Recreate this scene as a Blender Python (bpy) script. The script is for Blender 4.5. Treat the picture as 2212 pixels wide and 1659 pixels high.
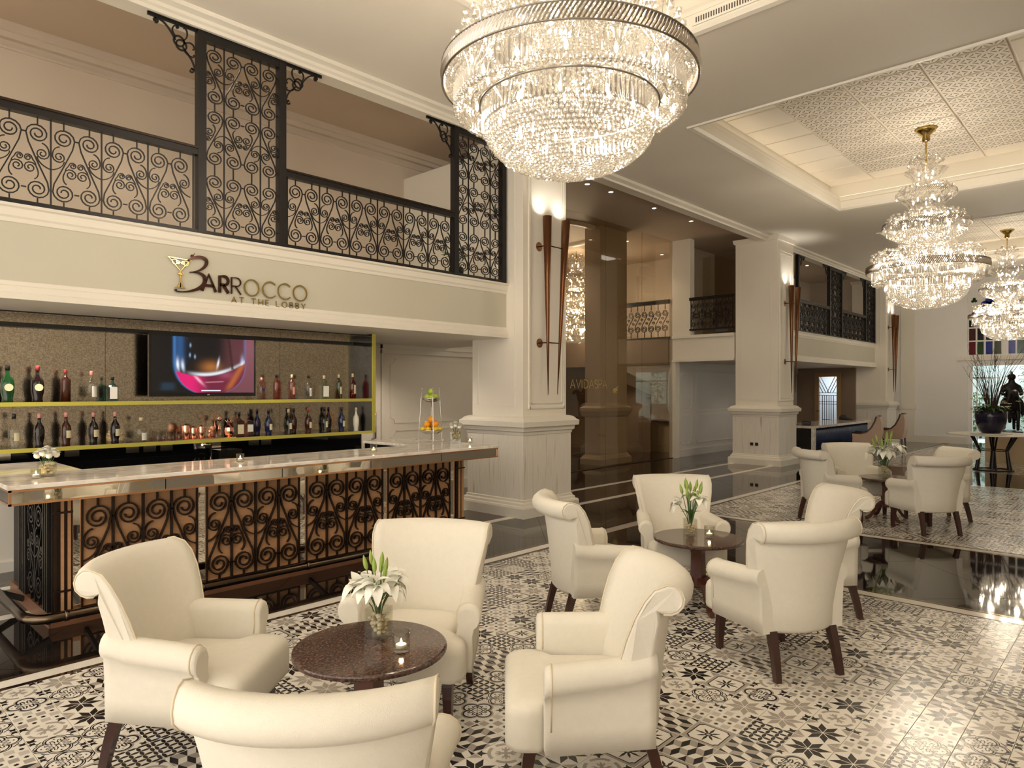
import bpy, bmesh, math, random
from math import sin, cos, pi, radians as R, sqrt, atan2
from mathutils import Vector, Matrix

# ------------------------------------------------------------------ clear
for o in list(bpy.data.objects):
    bpy.data.objects.remove(o, do_unlink=True)
scene = bpy.context.scene
COL = scene.collection
random.seed(7)

# ------------------------------------------------------------------ camera
YAW = 0.7558
cam_d = bpy.data.cameras.new('camera')
cam_d.sensor_width = 36.0
cam_d.lens = 1480.0 / 2212.0 * 36.0
cam_d.shift_y = 12.5 / 2212.0
cam_d.clip_start = 0.05
cam_d.clip_end = 200
cam = bpy.data.objects.new('camera', cam_d)
cam.location = (0, 0, 1.68)
cam.rotation_euler = (pi / 2, 0, YAW - pi / 2)
COL.objects.link(cam)
scene.camera = cam

# ------------------------------------------------------------------ world, exposure
world = bpy.data.worlds.new('lobby_world')
scene.world = world
world.use_nodes = True
bg = world.node_tree.nodes['Background']
bg.inputs[0].default_value = (1.0, 0.91, 0.79, 1)
bg.inputs[1].default_value = 2.45
scene.view_settings.view_transform = 'Standard'
scene.view_settings.look = 'None'
scene.view_settings.gamma = 1.0
scene.view_settings.use_curve_mapping = False
scene.view_settings.exposure = 0.32
scene.cycles.max_bounces = 7
scene.cycles.diffuse_bounces = 4
scene.cycles.glossy_bounces = 4
scene.cycles.transparent_max_bounces = 12
scene.cycles.adaptive_threshold = 0.03
scene.cycles.use_light_tree = False
scene.cycles.sample_clamp_indirect = 6.0
scene.cycles.caustics_reflective = False
scene.cycles.caustics_refractive = False
WARM = (1.0, 0.86, 0.68)
E_CHAND = 62.0      # one lamp in a chandelier
E_DOWN = 26.0        # one recessed downlight
E_COVE = 1.4         # cove strip emission

# ------------------------------------------------------------------ materials
MATS = {}
def nodes_of(m):
    return m.node_tree.nodes, m.node_tree.links
def pbr(name, col, rough=0.5, metal=0.0, spec=0.5, var=0.0, vscale=8.0, bump=0.0, bscale=60.0, coat=0.0, stretch=None):
    """procedural principled material: colour mottled by noise, fine relief by a second noise"""
    m = bpy.data.materials.new(name); m.use_nodes = True
    n, l = nodes_of(m)
    b = n['Principled BSDF']
    b.inputs['Roughness'].default_value = rough
    b.inputs['Metallic'].default_value = metal
    b.inputs['Specular IOR Level'].default_value = spec
    if coat: b.inputs['Coat Weight'].default_value = coat; b.inputs['Coat Roughness'].default_value = 0.08
    tc = n.new('ShaderNodeTexCoord')
    src = tc.outputs['Object']
    if stretch:
        mp = n.new('ShaderNodeMapping'); mp.inputs['Scale'].default_value = stretch
        l.new(src, mp.inputs[0]); src = mp.outputs[0]
    no = n.new('ShaderNodeTexNoise'); no.inputs['Scale'].default_value = vscale; no.inputs['Detail'].default_value = 3
    l.new(src, no.inputs['Vector'])
    mix = n.new('ShaderNodeMix'); mix.data_type = 'RGBA'
    c2 = tuple(max(0, c * (1 - var)) for c in col)
    mix.inputs[6].default_value = (*c2, 1)
    mix.inputs[7].default_value = (*tuple(min(1, c * (1 + var * .6)) for c in col), 1)
    l.new(no.outputs['Fac'], mix.inputs[0])
    l.new(mix.outputs[2], b.inputs['Base Color'])
    if bump:
        nb = n.new('ShaderNodeTexNoise'); nb.inputs['Scale'].default_value = bscale; nb.inputs['Detail'].default_value = 2
        l.new(src, nb.inputs['Vector'])
        bp = n.new('ShaderNodeBump'); bp.inputs['Strength'].default_value = bump; bp.inputs['Distance'].default_value = 0.004
        l.new(nb.outputs['Fac'], bp.inputs['Height']); l.new(bp.outputs[0], b.inputs['Normal'])
    MATS[name] = m
    return m
def emit(name, col, strength):
    m = bpy.data.materials.new(name); m.use_nodes = True
    n, l = nodes_of(m); n.remove(n['Principled BSDF'])
    e = n.new('ShaderNodeEmission'); e.inputs[0].default_value = (*col, 1); e.inputs[1].default_value = strength
    l.new(e.outputs[0], n['Material Output'].inputs[0]); MATS[name] = m
    if name not in ('cove_strip', 'led_strip'): m.cycles.emission_sampling = 'NONE'
    return m
def thin_glass(name, tint, gloss=0.12, rough=0.02):
    """pane or vessel wall: see-through with a fresnel sheen"""
    m = bpy.data.materials.new(name); m.use_nodes = True
    n, l = nodes_of(m); n.remove(n['Principled BSDF'])
    t = n.new('ShaderNodeBsdfTransparent'); t.inputs[0].default_value = (*tint, 1)
    g = n.new('ShaderNodeBsdfGlossy'); g.inputs['Roughness'].default_value = rough
    f = n.new('ShaderNodeLayerWeight'); f.inputs[0].default_value = .5
    pw = n.new('ShaderNodeMath'); pw.operation = 'POWER'; pw.inputs[1].default_value = 4.0; l.new(f.outputs['Facing'], pw.inputs[0])
    ad = n.new('ShaderNodeMath'); ad.operation = 'MULTIPLY_ADD'; ad.use_clamp = True; ad.inputs[1].default_value = .6; ad.inputs[2].default_value = gloss
    l.new(pw.outputs[0], ad.inputs[0])
    mx = n.new('ShaderNodeMixShader')
    l.new(ad.outputs[0], mx.inputs[0]); l.new(t.outputs[0], mx.inputs[1]); l.new(g.outputs[0], mx.inputs[2])
    l.new(mx.outputs[0], n['Material Output'].inputs[0]); MATS[name] = m; return m
def crystal(name, col, trans=0.56):
    m = bpy.data.materials.new(name); m.use_nodes = True
    n, l = nodes_of(m); n.remove(n['Principled BSDF'])
    t = n.new('ShaderNodeBsdfTransparent'); t.inputs[0].default_value = (.99, .98, .96, 1)
    tl = n.new('ShaderNodeBsdfTranslucent'); tl.inputs[0].default_value = (*col, 1)
    g = n.new('ShaderNodeBsdfGlossy'); g.inputs['Roughness'].default_value = 0.04; g.inputs[0].default_value = (.95, .93, .9, 1)
    m1 = n.new('ShaderNodeMixShader'); m1.inputs[0].default_value = 0.945
    l.new(tl.outputs[0], m1.inputs[1]); l.new(g.outputs[0], m1.inputs[2])
    m2 = n.new('ShaderNodeMixShader'); m2.inputs[0].default_value = 1 - trans
    l.new(t.outputs[0], m2.inputs[1]); l.new(m1.outputs[0], m2.inputs[2])
    l.new(m2.outputs[0], n['Material Output'].inputs[0]); MATS[name] = m; return m
def ramp_noise(name, stops, scale=6, detail=6, rough=0.3, stretch=(1, 1, 1), distort=0.0, bump=0.0, metal=0.0, spec=0.5, roughness_in=0.6, wave=None):
    m = bpy.data.materials.new(name); m.use_nodes = True
    n, l = nodes_of(m); b = n['Principled BSDF']
    b.inputs['Roughness'].default_value = rough; b.inputs['Metallic'].default_value = metal
    b.inputs['Specular IOR Level'].default_value = spec
    tc = n.new('ShaderNodeTexCoord'); mp = n.new('ShaderNodeMapping'); mp.inputs['Scale'].default_value = stretch
    l.new(tc.outputs['Object'], mp.inputs[0])
    no = n.new('ShaderNodeTexNoise'); no.inputs['Scale'].default_value = scale; no.inputs['Detail'].default_value = detail
    no.inputs['Distortion'].default_value = distort; no.inputs['Roughness'].default_value = roughness_in
    l.new(mp.outputs[0], no.inputs['Vector'])
    rp = n.new('ShaderNodeValToRGB')
    el = rp.color_ramp.elements
    while len(el) < len(stops): el.new(0.5)
    for e, (p, c) in zip(el, stops): e.position = p; e.color = (*c, 1)
    l.new(no.outputs['Fac'], rp.inputs[0]); l.new(rp.outputs[0], b.inputs['Base Color'])
    if bump:
        bp = n.new('ShaderNodeBump'); bp.inputs['Strength'].default_value = bump; bp.inputs['Distance'].default_value = 0.003
        l.new(no.outputs['Fac'], bp.inputs['Height']); l.new(bp.outputs[0], b.inputs['Normal'])
    MATS[name] = m; return m

pbr('plaster', (.85, .79, .69), .55, var=.05, vscale=1.2, bump=.04, bscale=90)
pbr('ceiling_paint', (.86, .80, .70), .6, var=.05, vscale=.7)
pbr('cream_trim', (.83, .785, .69), .4, var=.03, vscale=2)
pbr('fascia_paint', (.60, .57, .465), .5, var=.06, vscale=1.5)
pbr('mezz_wall', (.64, .55, .45), .6, var=.05, vscale=1)
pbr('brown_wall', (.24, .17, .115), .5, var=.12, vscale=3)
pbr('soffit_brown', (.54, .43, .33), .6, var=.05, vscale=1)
pbr('iron', (.012, .010, .010), .38, metal=.3, var=.3, vscale=20)
pbr('iron_brown', (.030, .016, .010), .35, metal=.45, var=.3, vscale=20)
pbr('fabric', (.735, .695, .60), .92, spec=.15, var=.05, vscale=30, bump=.35, bscale=420)
pbr('piping_fabric', (.66, .58, .44), .9, spec=.1, var=.05, vscale=50)
pbr('dark_wood', (.045, .014, .009), .28, var=.5, vscale=14, stretch=(1, 1, .15), coat=.3)
pbr('mahogany', (.10, .028, .016), .3, var=.5, vscale=14, stretch=(1, 1, .15), coat=.3)
pbr('bronze', (.17, .068, .026), .34, metal=.85, var=.45, vscale=5, stretch=(6, 6, .4))
pbr('bronze_dark', (.10, .04, .018), .35, metal=.8, var=.4, vscale=9)
pbr('brass', (.72, .52, .18), .18, metal=1.0, var=.1, vscale=12)
pbr('gold', (.62, .46, .16), .12, metal=1.0, var=.1, vscale=12)
pbr('sign_brown', (.075, .03, .018), .12, metal=.6, var=.2, vscale=9)
pbr('copper_edge', (.72, .40, .22), .2, metal=1.0, var=.1, vscale=9)
pbr('ring_silver', (.42, .385, .34), .28, metal=1.0, var=.2, vscale=40)
pbr('gold_paint', (.70, .55, .22), .35, metal=.4, var=.05, vscale=9)
pbr('copper', (.86, .46, .34), .16, metal=1.0, var=.1, vscale=9)
pbr('chrome', (.75, .73, .70), .12, metal=1.0, var=.05, vscale=9)
pbr('foot_rail_metal', (.13, .095, .065), .22, metal=1.0, var=.25, vscale=9)
pbr('black_gloss', (.008, .008, .009), .08, var=.2, vscale=4)
pbr('black_matte', (.012, .011, .011), .55, var=.2, vscale=6)
pbr('bar_wood', (.50, .27, .13), .45, var=.22, vscale=5, stretch=(.6, .6, 8))
pbr('bar_plinth', (.21, .095, .05), .35, var=.3, vscale=6, stretch=(1, 1, 10))
pbr('shelf_edge', (.66, .62, .12), .3, metal=.5, var=.08, vscale=6)
pbr('white_paint', (.87, .85, .82), .45, var=.03, vscale=2)
pbr('panel_white', (.72, .70, .69), .45, var=.03, vscale=2)
pbr('navy_fluted', (.02, .035, .10), .35, var=.2, vscale=8)
pbr('navy_glaze', (.012, .010, .03), .18, var=.2, vscale=5)
pbr('tan_leather', (.52, .36, .26), .5, var=.06, vscale=12)
pbr('candle_wax', (.86, .82, .72), .6, var=.03, vscale=20)
pbr('pebble', (.66, .58, .40), .5, var=.25, vscale=30)
pbr('petal_white', (.86, .85, .76), .6, var=.05, vscale=25)
pbr('petal_yellow', (.78, .68, .34), .6, var=.15, vscale=25)
pbr('bud_green', (.30, .42, .08), .5, var=.35, vscale=18)
pbr('leaf_green', (.06, .13, .03), .5, var=.4, vscale=14)
pbr('twig', (.06, .03, .022), .7, var=.4, vscale=20)
pbr('statue_bronze', (.012, .010, .009), .4, metal=.4, var=.3, vscale=9)
pbr('apple_green', (.42, .58, .035), .35, var=.12, vscale=9)
pbr('orange_peel', (.88, .34, .012), .45, var=.1, vscale=8, bump=.15, bscale=250)
pbr('lemon_peel', (.90, .62, .02), .45, var=.1, vscale=8)
pbr('label_cream', (.76, .70, .47), .6, var=.06, vscale=30)
pbr('label_white', (.82, .81, .76), .6, var=.05, vscale=30)
pbr('cap_pink', (.74, .33, .28), .35, var=.08, vscale=20)
pbr('cap_black', (.012, .010, .012), .3, var=.1, vscale=20)
pbr('cap_red', (.36, .05, .05), .3, var=.1, vscale=20)
pbr('cap_cream', (.72, .60, .38), .4, var=.1, vscale=20)
pbr('sign_white', (.84, .83, .80), .5, var=.02, vscale=20)
pbr('slot_dark', (.30, .25, .19), .8, var=.1, vscale=20)
pbr('vent_dark', (.10, .085, .07), .8, var=.1, vscale=20)
pbr('grout', (.30, .25, .20), .7, var=.15, vscale=20)
pbr('hedge', (.06, .13, .04), .7, var=.5, vscale=12)
pbr('garden_stone', (.50, .56, .55), .7, var=.15, vscale=3)
pbr('door_wood', (.36, .21, .085), .35, var=.25, vscale=6, stretch=(4, 4, .5))
pbr('pedestal_tan', (.52, .40, .25), .5, var=.06, vscale=3)
pbr('glass_dark_green', (.006, .055, .014), .08, var=.1, vscale=8)
pbr('glass_black', (.012, .006, .006), .07, var=.1, vscale=8)
pbr('glass_brown', (.05, .012, .006), .07, var=.2, vscale=8)
pbr('glass_navy', (.012, .016, .06), .07, var=.2, vscale=8)
pbr('bottle_white', (.82, .78, .66), .3, var=.04, vscale=8)
thin_glass('glass_clear', (.93, .93, .90), .05)
thin_glass('glass_teal', (.30, .56, .58), .08)
thin_glass('glass_pink', (.94, .62, .58), .07)
thin_glass('glass_rose', (.74, .20, .20), .07)
thin_glass('glass_palegreen', (.66, .84, .62), .06)
thin_glass('pane_tinted', (.84, .80, .72), .06, .0)
thin_glass('pane_clear', (.86, .90, .90), .03, .0)
thin_glass('tabletop_glass', (.75, .80, .78), .15, .01)
crystal('crystal', (.97, .95, .90))
crystal('crystal_warm', (.98, .92, .76))
emit('bulb', (1.0, .86, .62), 30.0)
emit('led_strip', (1.0, .84, .60), 22.0)
emit('cove_strip', (1.0, .84, .62), E_COVE)
emit('downlight_lens', (1.0, .88, .68), 14.0)
emit('flame', (1.0, .72, .30), 25.0)

ramp_noise('marble_dado', [(.22, (.36, .29, .23)), (.33, (.68, .62, .53)), (.46, (.84, .79, .71)), (.75, (.78, .72, .64))], scale=9, detail=8, rough=.22, stretch=(3.2, 3.2, .16), distort=.6)
ramp_noise('marble_counter', [(.25, (.42, .36, .31)), (.42, (.68, .60, .52)), (.55, (.82, .77, .70)), (.8, (.86, .82, .76))], scale=3.5, detail=8, rough=.06, stretch=(1, 3, 3), distort=1.2)
ramp_noise('granite', [(.30, (.014, .009, .008)), (.45, (.050, .027, .020)), (.60, (.13, .070, .052)), (.76, (.18, .12, .095))], scale=85, detail=6, rough=.10, distort=.3)
ramp_noise('dark_marble', [(.30, (.006, .005, .005)), (.55, (.014, .010, .008)), (.70, (.040, .024, .016)), (.80, (.085, .055, .038))], scale=2.4, detail=9, rough=.035, stretch=(1, 2.2, 1), distort=1.6, spec=.85)
ramp_noise('dark_marble_strip', [(.30, (.010, .006, .005)), (.50, (.035, .018, .012)), (.62, (.10, .058, .038)), (.75, (.16, .10, .07))], scale=5, detail=9, rough=.05, stretch=(1, 3, 1), distort=1.2, spec=.7)
ramp_noise('band_marble', [(.3, (.74, .69, .60)), (.6, (.84, .80, .72))], scale=4, detail=4, rough=.08)
ramp_noise('carpet_far', [(.40, (.05, .04, .035)), (.47, (.42, .37, .32)), (.56, (.80, .75, .67))], scale=9, detail=3, rough=.14)

def speckle_mirror():
    m = bpy.data.materials.new('mosaic_mirror'); m.use_nodes = True
    n, l = nodes_of(m); b = n['Principled BSDF']
    b.inputs['Metallic'].default_value = 1.0; b.inputs['Roughness'].default_value = .15
    tc = n.new('ShaderNodeTexCoord')
    v = n.new('ShaderNodeTexVoronoi'); v.inputs['Scale'].default_value = 120
    l.new(tc.outputs['Object'], v.inputs['Vector'])
    rp = n.new('ShaderNodeValToRGB')
    rp.color_ramp.elements[0].position = .0; rp.color_ramp.elements[0].color = (.30, .262, .21, 1)
    rp.color_ramp.elements[1].position = 1; rp.color_ramp.elements[1].color = (.56, .50, .41, 1)
    sp = n.new('ShaderNodeSeparateColor'); l.new(v.outputs['Color'], sp.inputs[0])
    l.new(sp.outputs[0], rp.inputs[0]); l.new(rp.outputs[0], b.inputs['Base Color'])
    bp = n.new('ShaderNodeBump'); bp.inputs['Strength'].default_value = .05; bp.inputs['Distance'].default_value = .004
    l.new(v.outputs['Distance'], bp.inputs['Height']); l.new(bp.outputs[0], b.inputs['Normal'])
    MATS['mosaic_mirror'] = m
speckle_mirror()
pbr('mirror', (.80, .76, .68), .02, metal=1.0, var=.02, vscale=3)
# printed tile colours: same ceramic, four inks
for nm, c in (('tile_white', (.82, .775, .69)), ('tile_black', (.014, .012, .012)), ('tile_grey', (.40, .355, .31)), ('tile_silver', (.55, .51, .455)), ('tile_mid', (.26, .225, .195))):
    pbr(nm, c, .20, spec=.55, var=.06, vscale=25)
# ------------------------------------------------------------------ mesh helpers
class MB:
    def __init__(s): s.v = []; s.f = []; s.m = []; s.sm = []
    def add(s, vs, fs, mi=0, smooth=False):
        b = len(s.v); s.v.extend(vs)
        for f in fs:
            s.f.append(tuple(i + b for i in f)); s.m.append(mi); s.sm.append(smooth)
    def box(s, x0, y0, z0, x1, y1, z1, mi=0):
        s.add([(x0,y0,z0),(x1,y0,z0),(x1,y1,z0),(x0,y1,z0),(x0,y0,z1),(x1,y0,z1),(x1,y1,z1),(x0,y1,z1)],
              [(0,3,2,1),(4,5,6,7),(0,1,5,4),(1,2,6,5),(2,3,7,6),(3,0,4,7)], mi)
    def rects(s, loops, mi=0, cap=True, smooth=False):
        """stack of closed loops of equal length, bridged; mitred mouldings, lofts"""
        n = len(loops[0]); vs = [p for lp in loops for p in lp]; fs = []
        for k in range(len(loops) - 1):
            for i in range(n):
                j = (i + 1) % n
                fs.append((k*n+i, k*n+j, (k+1)*n+j, (k+1)*n+i))
        b = len(s.v); s.add(vs, fs, mi, smooth)
        if cap:
            for f in (tuple(range(n))[::-1], tuple((len(loops)-1)*n + i for i in range(n))):
                s.f.append(tuple(i + b for i in f)); s.m.append(mi); s.sm.append(False)
    def lathe(s, prof, n=24, c=(0,0,0), mi=0, smooth=True, cap=True):
        loops = [[(c[0] + r*cos(2*pi*i/n), c[1] + r*sin(2*pi*i/n), c[2] + z) for i in range(n)] for r, z in prof]
        s.rects(loops, mi, cap, smooth)
    def tube(s, pts, r, n=8, mi=0, closed=False, smooth=True):
        pts = [Vector(p) for p in pts]; N = len(pts); loops = []
        up = Vector((0,0,1)); prev = None
        for i, p in enumerate(pts):
            if closed: d = pts[(i+1) % N] - pts[i-1]
            else: d = pts[min(i+1, N-1)] - pts[max(i-1, 0)]
            if d.length < 1e-9: d = Vector((0,0,1))
            d.normalize()
            if prev is None:
                a = up if abs(d.z) < .95 else Vector((1,0,0))
                x = d.cross(a).normalized()
            else:
                x = prev - d * prev.dot(d)
                if x.length < 1e-6: x = d.orthogonal()
                x.normalize()
            prev = x; y = d.cross(x)
            rr = r[i] if isinstance(r, (list, tuple)) else r
            loops.append([tuple(p + (x*cos(2*pi*k/n) + y*sin(2*pi*k/n)) * rr) for k in range(n)])
        if closed:
            loops.append(loops[0]); s.rects(loops, mi, False, smooth)
        else: s.rects(loops, mi, True, smooth)
    def bar(s, p, q, w, h=None, mi=0):
        h = h or w; p = Vector(p); q = Vector(q); d = (q - p).normalized()
        a = Vector((0,0,1)) if abs(d.z) < .95 else Vector((1,0,0))
        x = d.cross(a).normalized() * w / 2; y = d.cross(x.normalized()).normalized() * h / 2
        s.rects([[tuple(c + x + y), tuple(c - x + y), tuple(c - x - y), tuple(c + x - y)] for c in (p, q)], mi)
    def sphere(s, c, r, nu=8, nv=6, mi=0, sc=(1,1,1)):
        vs = [(c[0], c[1], c[2] - r*sc[2])]
        for j in range(1, nv):
            a = -pi/2 + pi*j/nv
            for i in range(nu):
                b = 2*pi*i/nu
                vs.append((c[0] + r*sc[0]*cos(a)*cos(b), c[1] + r*sc[1]*cos(a)*sin(b), c[2] + r*sc[2]*sin(a)))
        vs.append((c[0], c[1], c[2] + r*sc[2])); fs = []
        for i in range(nu):
            fs.append((0, 1+(i+1) % nu, 1+i))
            for j in range(nv - 2):
                a = 1 + j*nu; fs.append((a+i, a+(i+1) % nu, a+nu+(i+1) % nu, a+nu+i))
            a = 1 + (nv-2)*nu; fs.append((a+i, a+(i+1) % nu, len(vs)-1))
        s.add(vs, fs, mi, True)
    def prism(s, poly, d0, d1, fn, mi=0):
        """2D polygon (a, b) extruded from depth d0 to d1; fn(a, b, d) -> xyz"""
        n = len(poly)
        s.rects([[fn(a, b, d) for a, b in poly] for d in (d0, d1)], mi)
    def strip(s, pts, w, depth, fn, mi=0, closed=False):
        """flat bar bent along a 2D polyline; fn(a, b, d) -> xyz, bar is w wide in the plane and depth thick"""
        N = len(pts); loops = []
        for i, (a, b) in enumerate(pts):
            if closed: q = pts[(i+1) % N]; p = pts[i-1]
            else: q = pts[min(i+1, N-1)]; p = pts[max(i-1, 0)]
            dx, dy = q[0]-p[0], q[1]-p[1]; L = math.hypot(dx, dy) or 1
            ww = (w[i] if isinstance(w, (list, tuple)) else w) / 2
            nx, ny = -dy/L*ww, dx/L*ww
            loops.append([fn(a+nx, b+ny, -depth/2), fn(a-nx, b-ny, -depth/2), fn(a-nx, b-ny, depth/2), fn(a+nx, b+ny, depth/2)])
        if closed: loops.append(loops[0])
        s.rects(loops, mi, not closed)
    def mesh(s, name, mats):
        me = bpy.data.meshes.new(name); me.from_pydata([tuple(p) for p in s.v], [], s.f)
        if isinstance(mats, str): mats = [mats]
        for m in mats: me.materials.append(MATS[m])
        me.polygons.foreach_set('material_index', s.m); me.polygons.foreach_set('use_smooth', s.sm)
        bm = bmesh.new(); bm.from_mesh(me); bmesh.ops.recalc_face_normals(bm, faces=bm.faces); bm.to_mesh(me); bm.free()
        me.update(); return me
    def build(s, name, mats, parent=None, loc=None, rot=None):
        o = bpy.data.objects.new(name, s.mesh(name, mats)); COL.objects.link(o)
        if parent: o.parent = parent
        if loc: o.location = loc
        if rot: o.rotation_euler = rot
        return o
def tag(o, label, cat=None, group=None, kind=None):
    o['label'] = label
    if cat: o['category'] = cat
    if group: o['group'] = group
    if kind: o['kind'] = kind
    return o
def struct(o, label=None):
    o['kind'] = 'structure'
    if label: o['label'] = label
    return o
def thing(name, label, cat, loc=(0,0,0), rz=0, group=None):
    o = bpy.data.objects.new(name, None); o.empty_display_size = .1; COL.objects.link(o)
    o.location = loc; o.rotation_euler = (0, 0, rz)
    return tag(o, label, cat, group)
def place(name, me, parent=None, loc=(0,0,0), rz=0):
    o = bpy.data.objects.new(name, me); COL.objects.link(o); o.parent = parent; o.location = loc; o.rotation_euler = (0,0,rz); return o
def copy_tree(o, parent=None):
    c = o.copy(); COL.objects.link(c); c.parent = parent
    for ch in list(o.children): copy_tree(ch, c)
    return c
def lamp(name, kind, loc, energy, parent=None, col=WARM, size=.1, rot=None, spot=None, blend=.6):
    d = bpy.data.lights.new(name, kind); d.energy = energy; d.color = col
    if kind == 'AREA': d.size = size
    else: d.shadow_soft_size = size
    if spot: d.spot_size = spot; d.spot_blend = blend
    o = bpy.data.objects.new(name, d); COL.objects.link(o); o.location = loc
    if rot: o.rotation_euler = rot
    if parent: o.parent = parent
    return o
def mb_box(name, mat, parent, *b):
    m = MB(); m.box(*b); return m.build(name, mat, parent)
def ring_rect(x0, y0, x1, y1, o, z):
    return [(x0-o, y0-o, z), (x1+o, y0-o, z), (x1+o, y1+o, z), (x0-o, y1+o, z)]
def arc(cx, cy, r, a0, a1, n=12, ry=None):
    ry = ry or r
    return [(cx + r*cos(R(a0 + (a1-a0)*i/n)), cy + ry*sin(R(a0 + (a1-a0)*i/n))) for i in range(n+1)]
def bez(p0, p1, p2, p3, n=10):
    out = []
    for i in range(n+1):
        t = i/n; a = (1-t)**3; b = 3*t*(1-t)**2; c = 3*t*t*(1-t); d = t**3
        out.append(tuple(a*p0[k] + b*p1[k] + c*p2[k] + d*p3[k] for k in range(len(p0))))
    return out
def spiral(cx, cy, r0, r1, a0, turns, n=None):
    """from radius r0 at angle a0 (degrees), turning (signed) turns, ending at radius r1"""
    n = n or int(abs(turns)*14) + 2
    return [(cx + (r0+(r1-r0)*i/n)*cos(R(a0)+2*pi*turns*i/n), cy + (r0+(r1-r0)*i/n)*sin(R(a0)+2*pi*turns*i/n)) for i in range(n+1)]
def fy(y):   # plane facing -y (parallel to the bar): (a, b, d) -> (a, y + d, b)
    return lambda a, b, d: (a, y + d, b)
def fx(x):   # plane facing -x: a runs along y
    return lambda a, b, d: (x + d, a, b)

# wrought-iron scroll unit, right half of a unit 0.36 wide and 0.68 high round a vertical bar at a = 0
def scroll_strokes(dens=1.0):
    n1 = int(26*dens); n2 = int(18*dens)
    s = []
    s1 = spiral(.089, .548, .018, .076, 0 + 2*360, -2, n1) + [(.150, .475), (.088, .325), (.022, .175)] + spiral(.089, .115, .076, .018, 180, 2, n1)
    s.append((s1, 1.0))
    s.append((bez((.060, .480), (.030, .475), (.010, .445), (.011, .398), 6)[:-1] + spiral(.057, .398, .046, .010, 180, 1.7, n2), .85))
    s.append((bez((.092, .368), (.088, .33), (.05, .295), (.0, .285), 6), .8))
    s.append((bez((.108, .188), (.080, .205), (.080, .245), (.091, .270), 6)[:-1] + spiral(.138, .272, .047, .010, 180, -1.7, n2), .85))
    s.append((bez((.100, .302), (.105, .325), (.118, .33), (.124, .345), 4)[:-1] + spiral(.152, .347, .028, .007, 180, -1.6, n2), .8))
    s.append(([(.089, .622), (.089, .68)], 1.0)); s.append(([(.089, .040), (.089, .0)], 1.0))
    return s
def scroll_unit(name, mat, W, H, w, depth, halves=(1, -1), bar=True, dens=1.0, plane=None, barw=None, flip=False, mid=False):
    m = MB(); fn = plane or fy(0); sx, sz = W/.36, H/.68
    zz = (lambda z: (.68 - z)*sz) if flip else (lambda z: z*sz)
    for h in halves:
        for pts, k in scroll_strokes(dens):
            m.strip([(h*x*sx, zz(z)) for x, z in pts], w*k, depth, fn)
        for z in (.548, .115):
            m.strip([(h*.163*sx, zz(z)), (h*.18*sx, zz(z))], w, depth, fn)
        if mid: m.strip([(h*.18*sx, 0), (h*.18*sx, H)], (barw or w), depth, fn)
    if bar: m.strip([(0, 0), (0, H)], barw or w*1.15, depth*1.1, fn)
    return m.mesh(name, mat)
def bracket_mesh(name, mat, L, w, depth, fn):
    """corner bracket: scrolled spandrel below a beam, post at a = 0, reaching to a = L, top at b = 0"""
    m = MB(); s = L/.42
    P = lambda pts: [(a*s, b*s) for a, b in pts]
    m.strip(P([(0, -.012), (.42, -.012)]), .03*s, depth*1.3, fn)
    m.strip(P(spiral(.355, -.052, .010, .024, 300, .9) + bez((.355, -.028), (.27, -.02), (.22, -.11), (.185, -.165), 8)), w, depth, fn)
    m.strip(P(spiral(.045, -.395, .008, .022, 40, -.9) + bez((.018, -.385), (.02, -.28), (.10, -.25), (.125, -.20), 8)), w, depth, fn)
    for cx, cy in ((.155, -.165), (.135, -.195)):
        m.strip(P(arc(cx, cy, .045, 0, 360, 18)), w, depth, fn)
    m.strip(P(bez((.185, -.13), (.24, -.09), (.20, -.02), (.165, -.035), 8) + spiral(.17, -.045, .012, .006, 90, 1, 8)), w*.8, depth, fn)
    m.strip(P(bez((.125, -.15), (.06, -.12), (.08, -.01), (.115, -.035), 8)), w*.8, depth, fn)
    m.strip(P(bez((.11, -.175), (.03, -.10), (-.0, -.20), (.035, -.20), 8)), w*.8, depth, fn)
    m.strip(P(bez((.11, -.235), (.05, -.30), (-.0, -.26), (.030, -.245), 8)), w*.8, depth, fn)
    return m.mesh(name, mat)
# ------------------------------------------------------------------ floor
def clip_rect(poly, x0, y0, x1, y1):
    def cl(p, inside, inter):
        out = []
        for i in range(len(p)):
            a, b = p[i-1], p[i]
            ia, ib = inside(a), inside(b)
            if ib:
                if not ia: out.append(inter(a, b))
                out.append(b)
            elif ia: out.append(inter(a, b))
        return out
    def ix(x): return lambda a, b: (x, a[1] + (b[1]-a[1])*(x-a[0])/(b[0]-a[0]))
    def iy(y): return lambda a, b: (a[0] + (b[0]-a[0])*(y-a[1])/(b[1]-a[1]), y)
    for ins, it in ((lambda p: p[0] >= x0, ix(x0)), (lambda p: p[0] <= x1, ix(x1)), (lambda p: p[1] >= y0, iy(y0)), (lambda p: p[1] <= y1, iy(y1))):
        if len(poly) < 3: return []
        poly = cl(poly, ins, it)
    return poly
def poly_area(p):
    return abs(sum(p[i-1][0]*p[i][1] - p[i][0]*p[i-1][1] for i in range(len(p))))/2
floor = mb_box('floor', 'grout', None, -2.5, -4.0, -.06, 27.5, 17.0, -.012); struct(floor, 'lobby floor of black marble with patterned tile fields')
FLAT = lambda a, b, d: (a, b, d)
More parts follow.
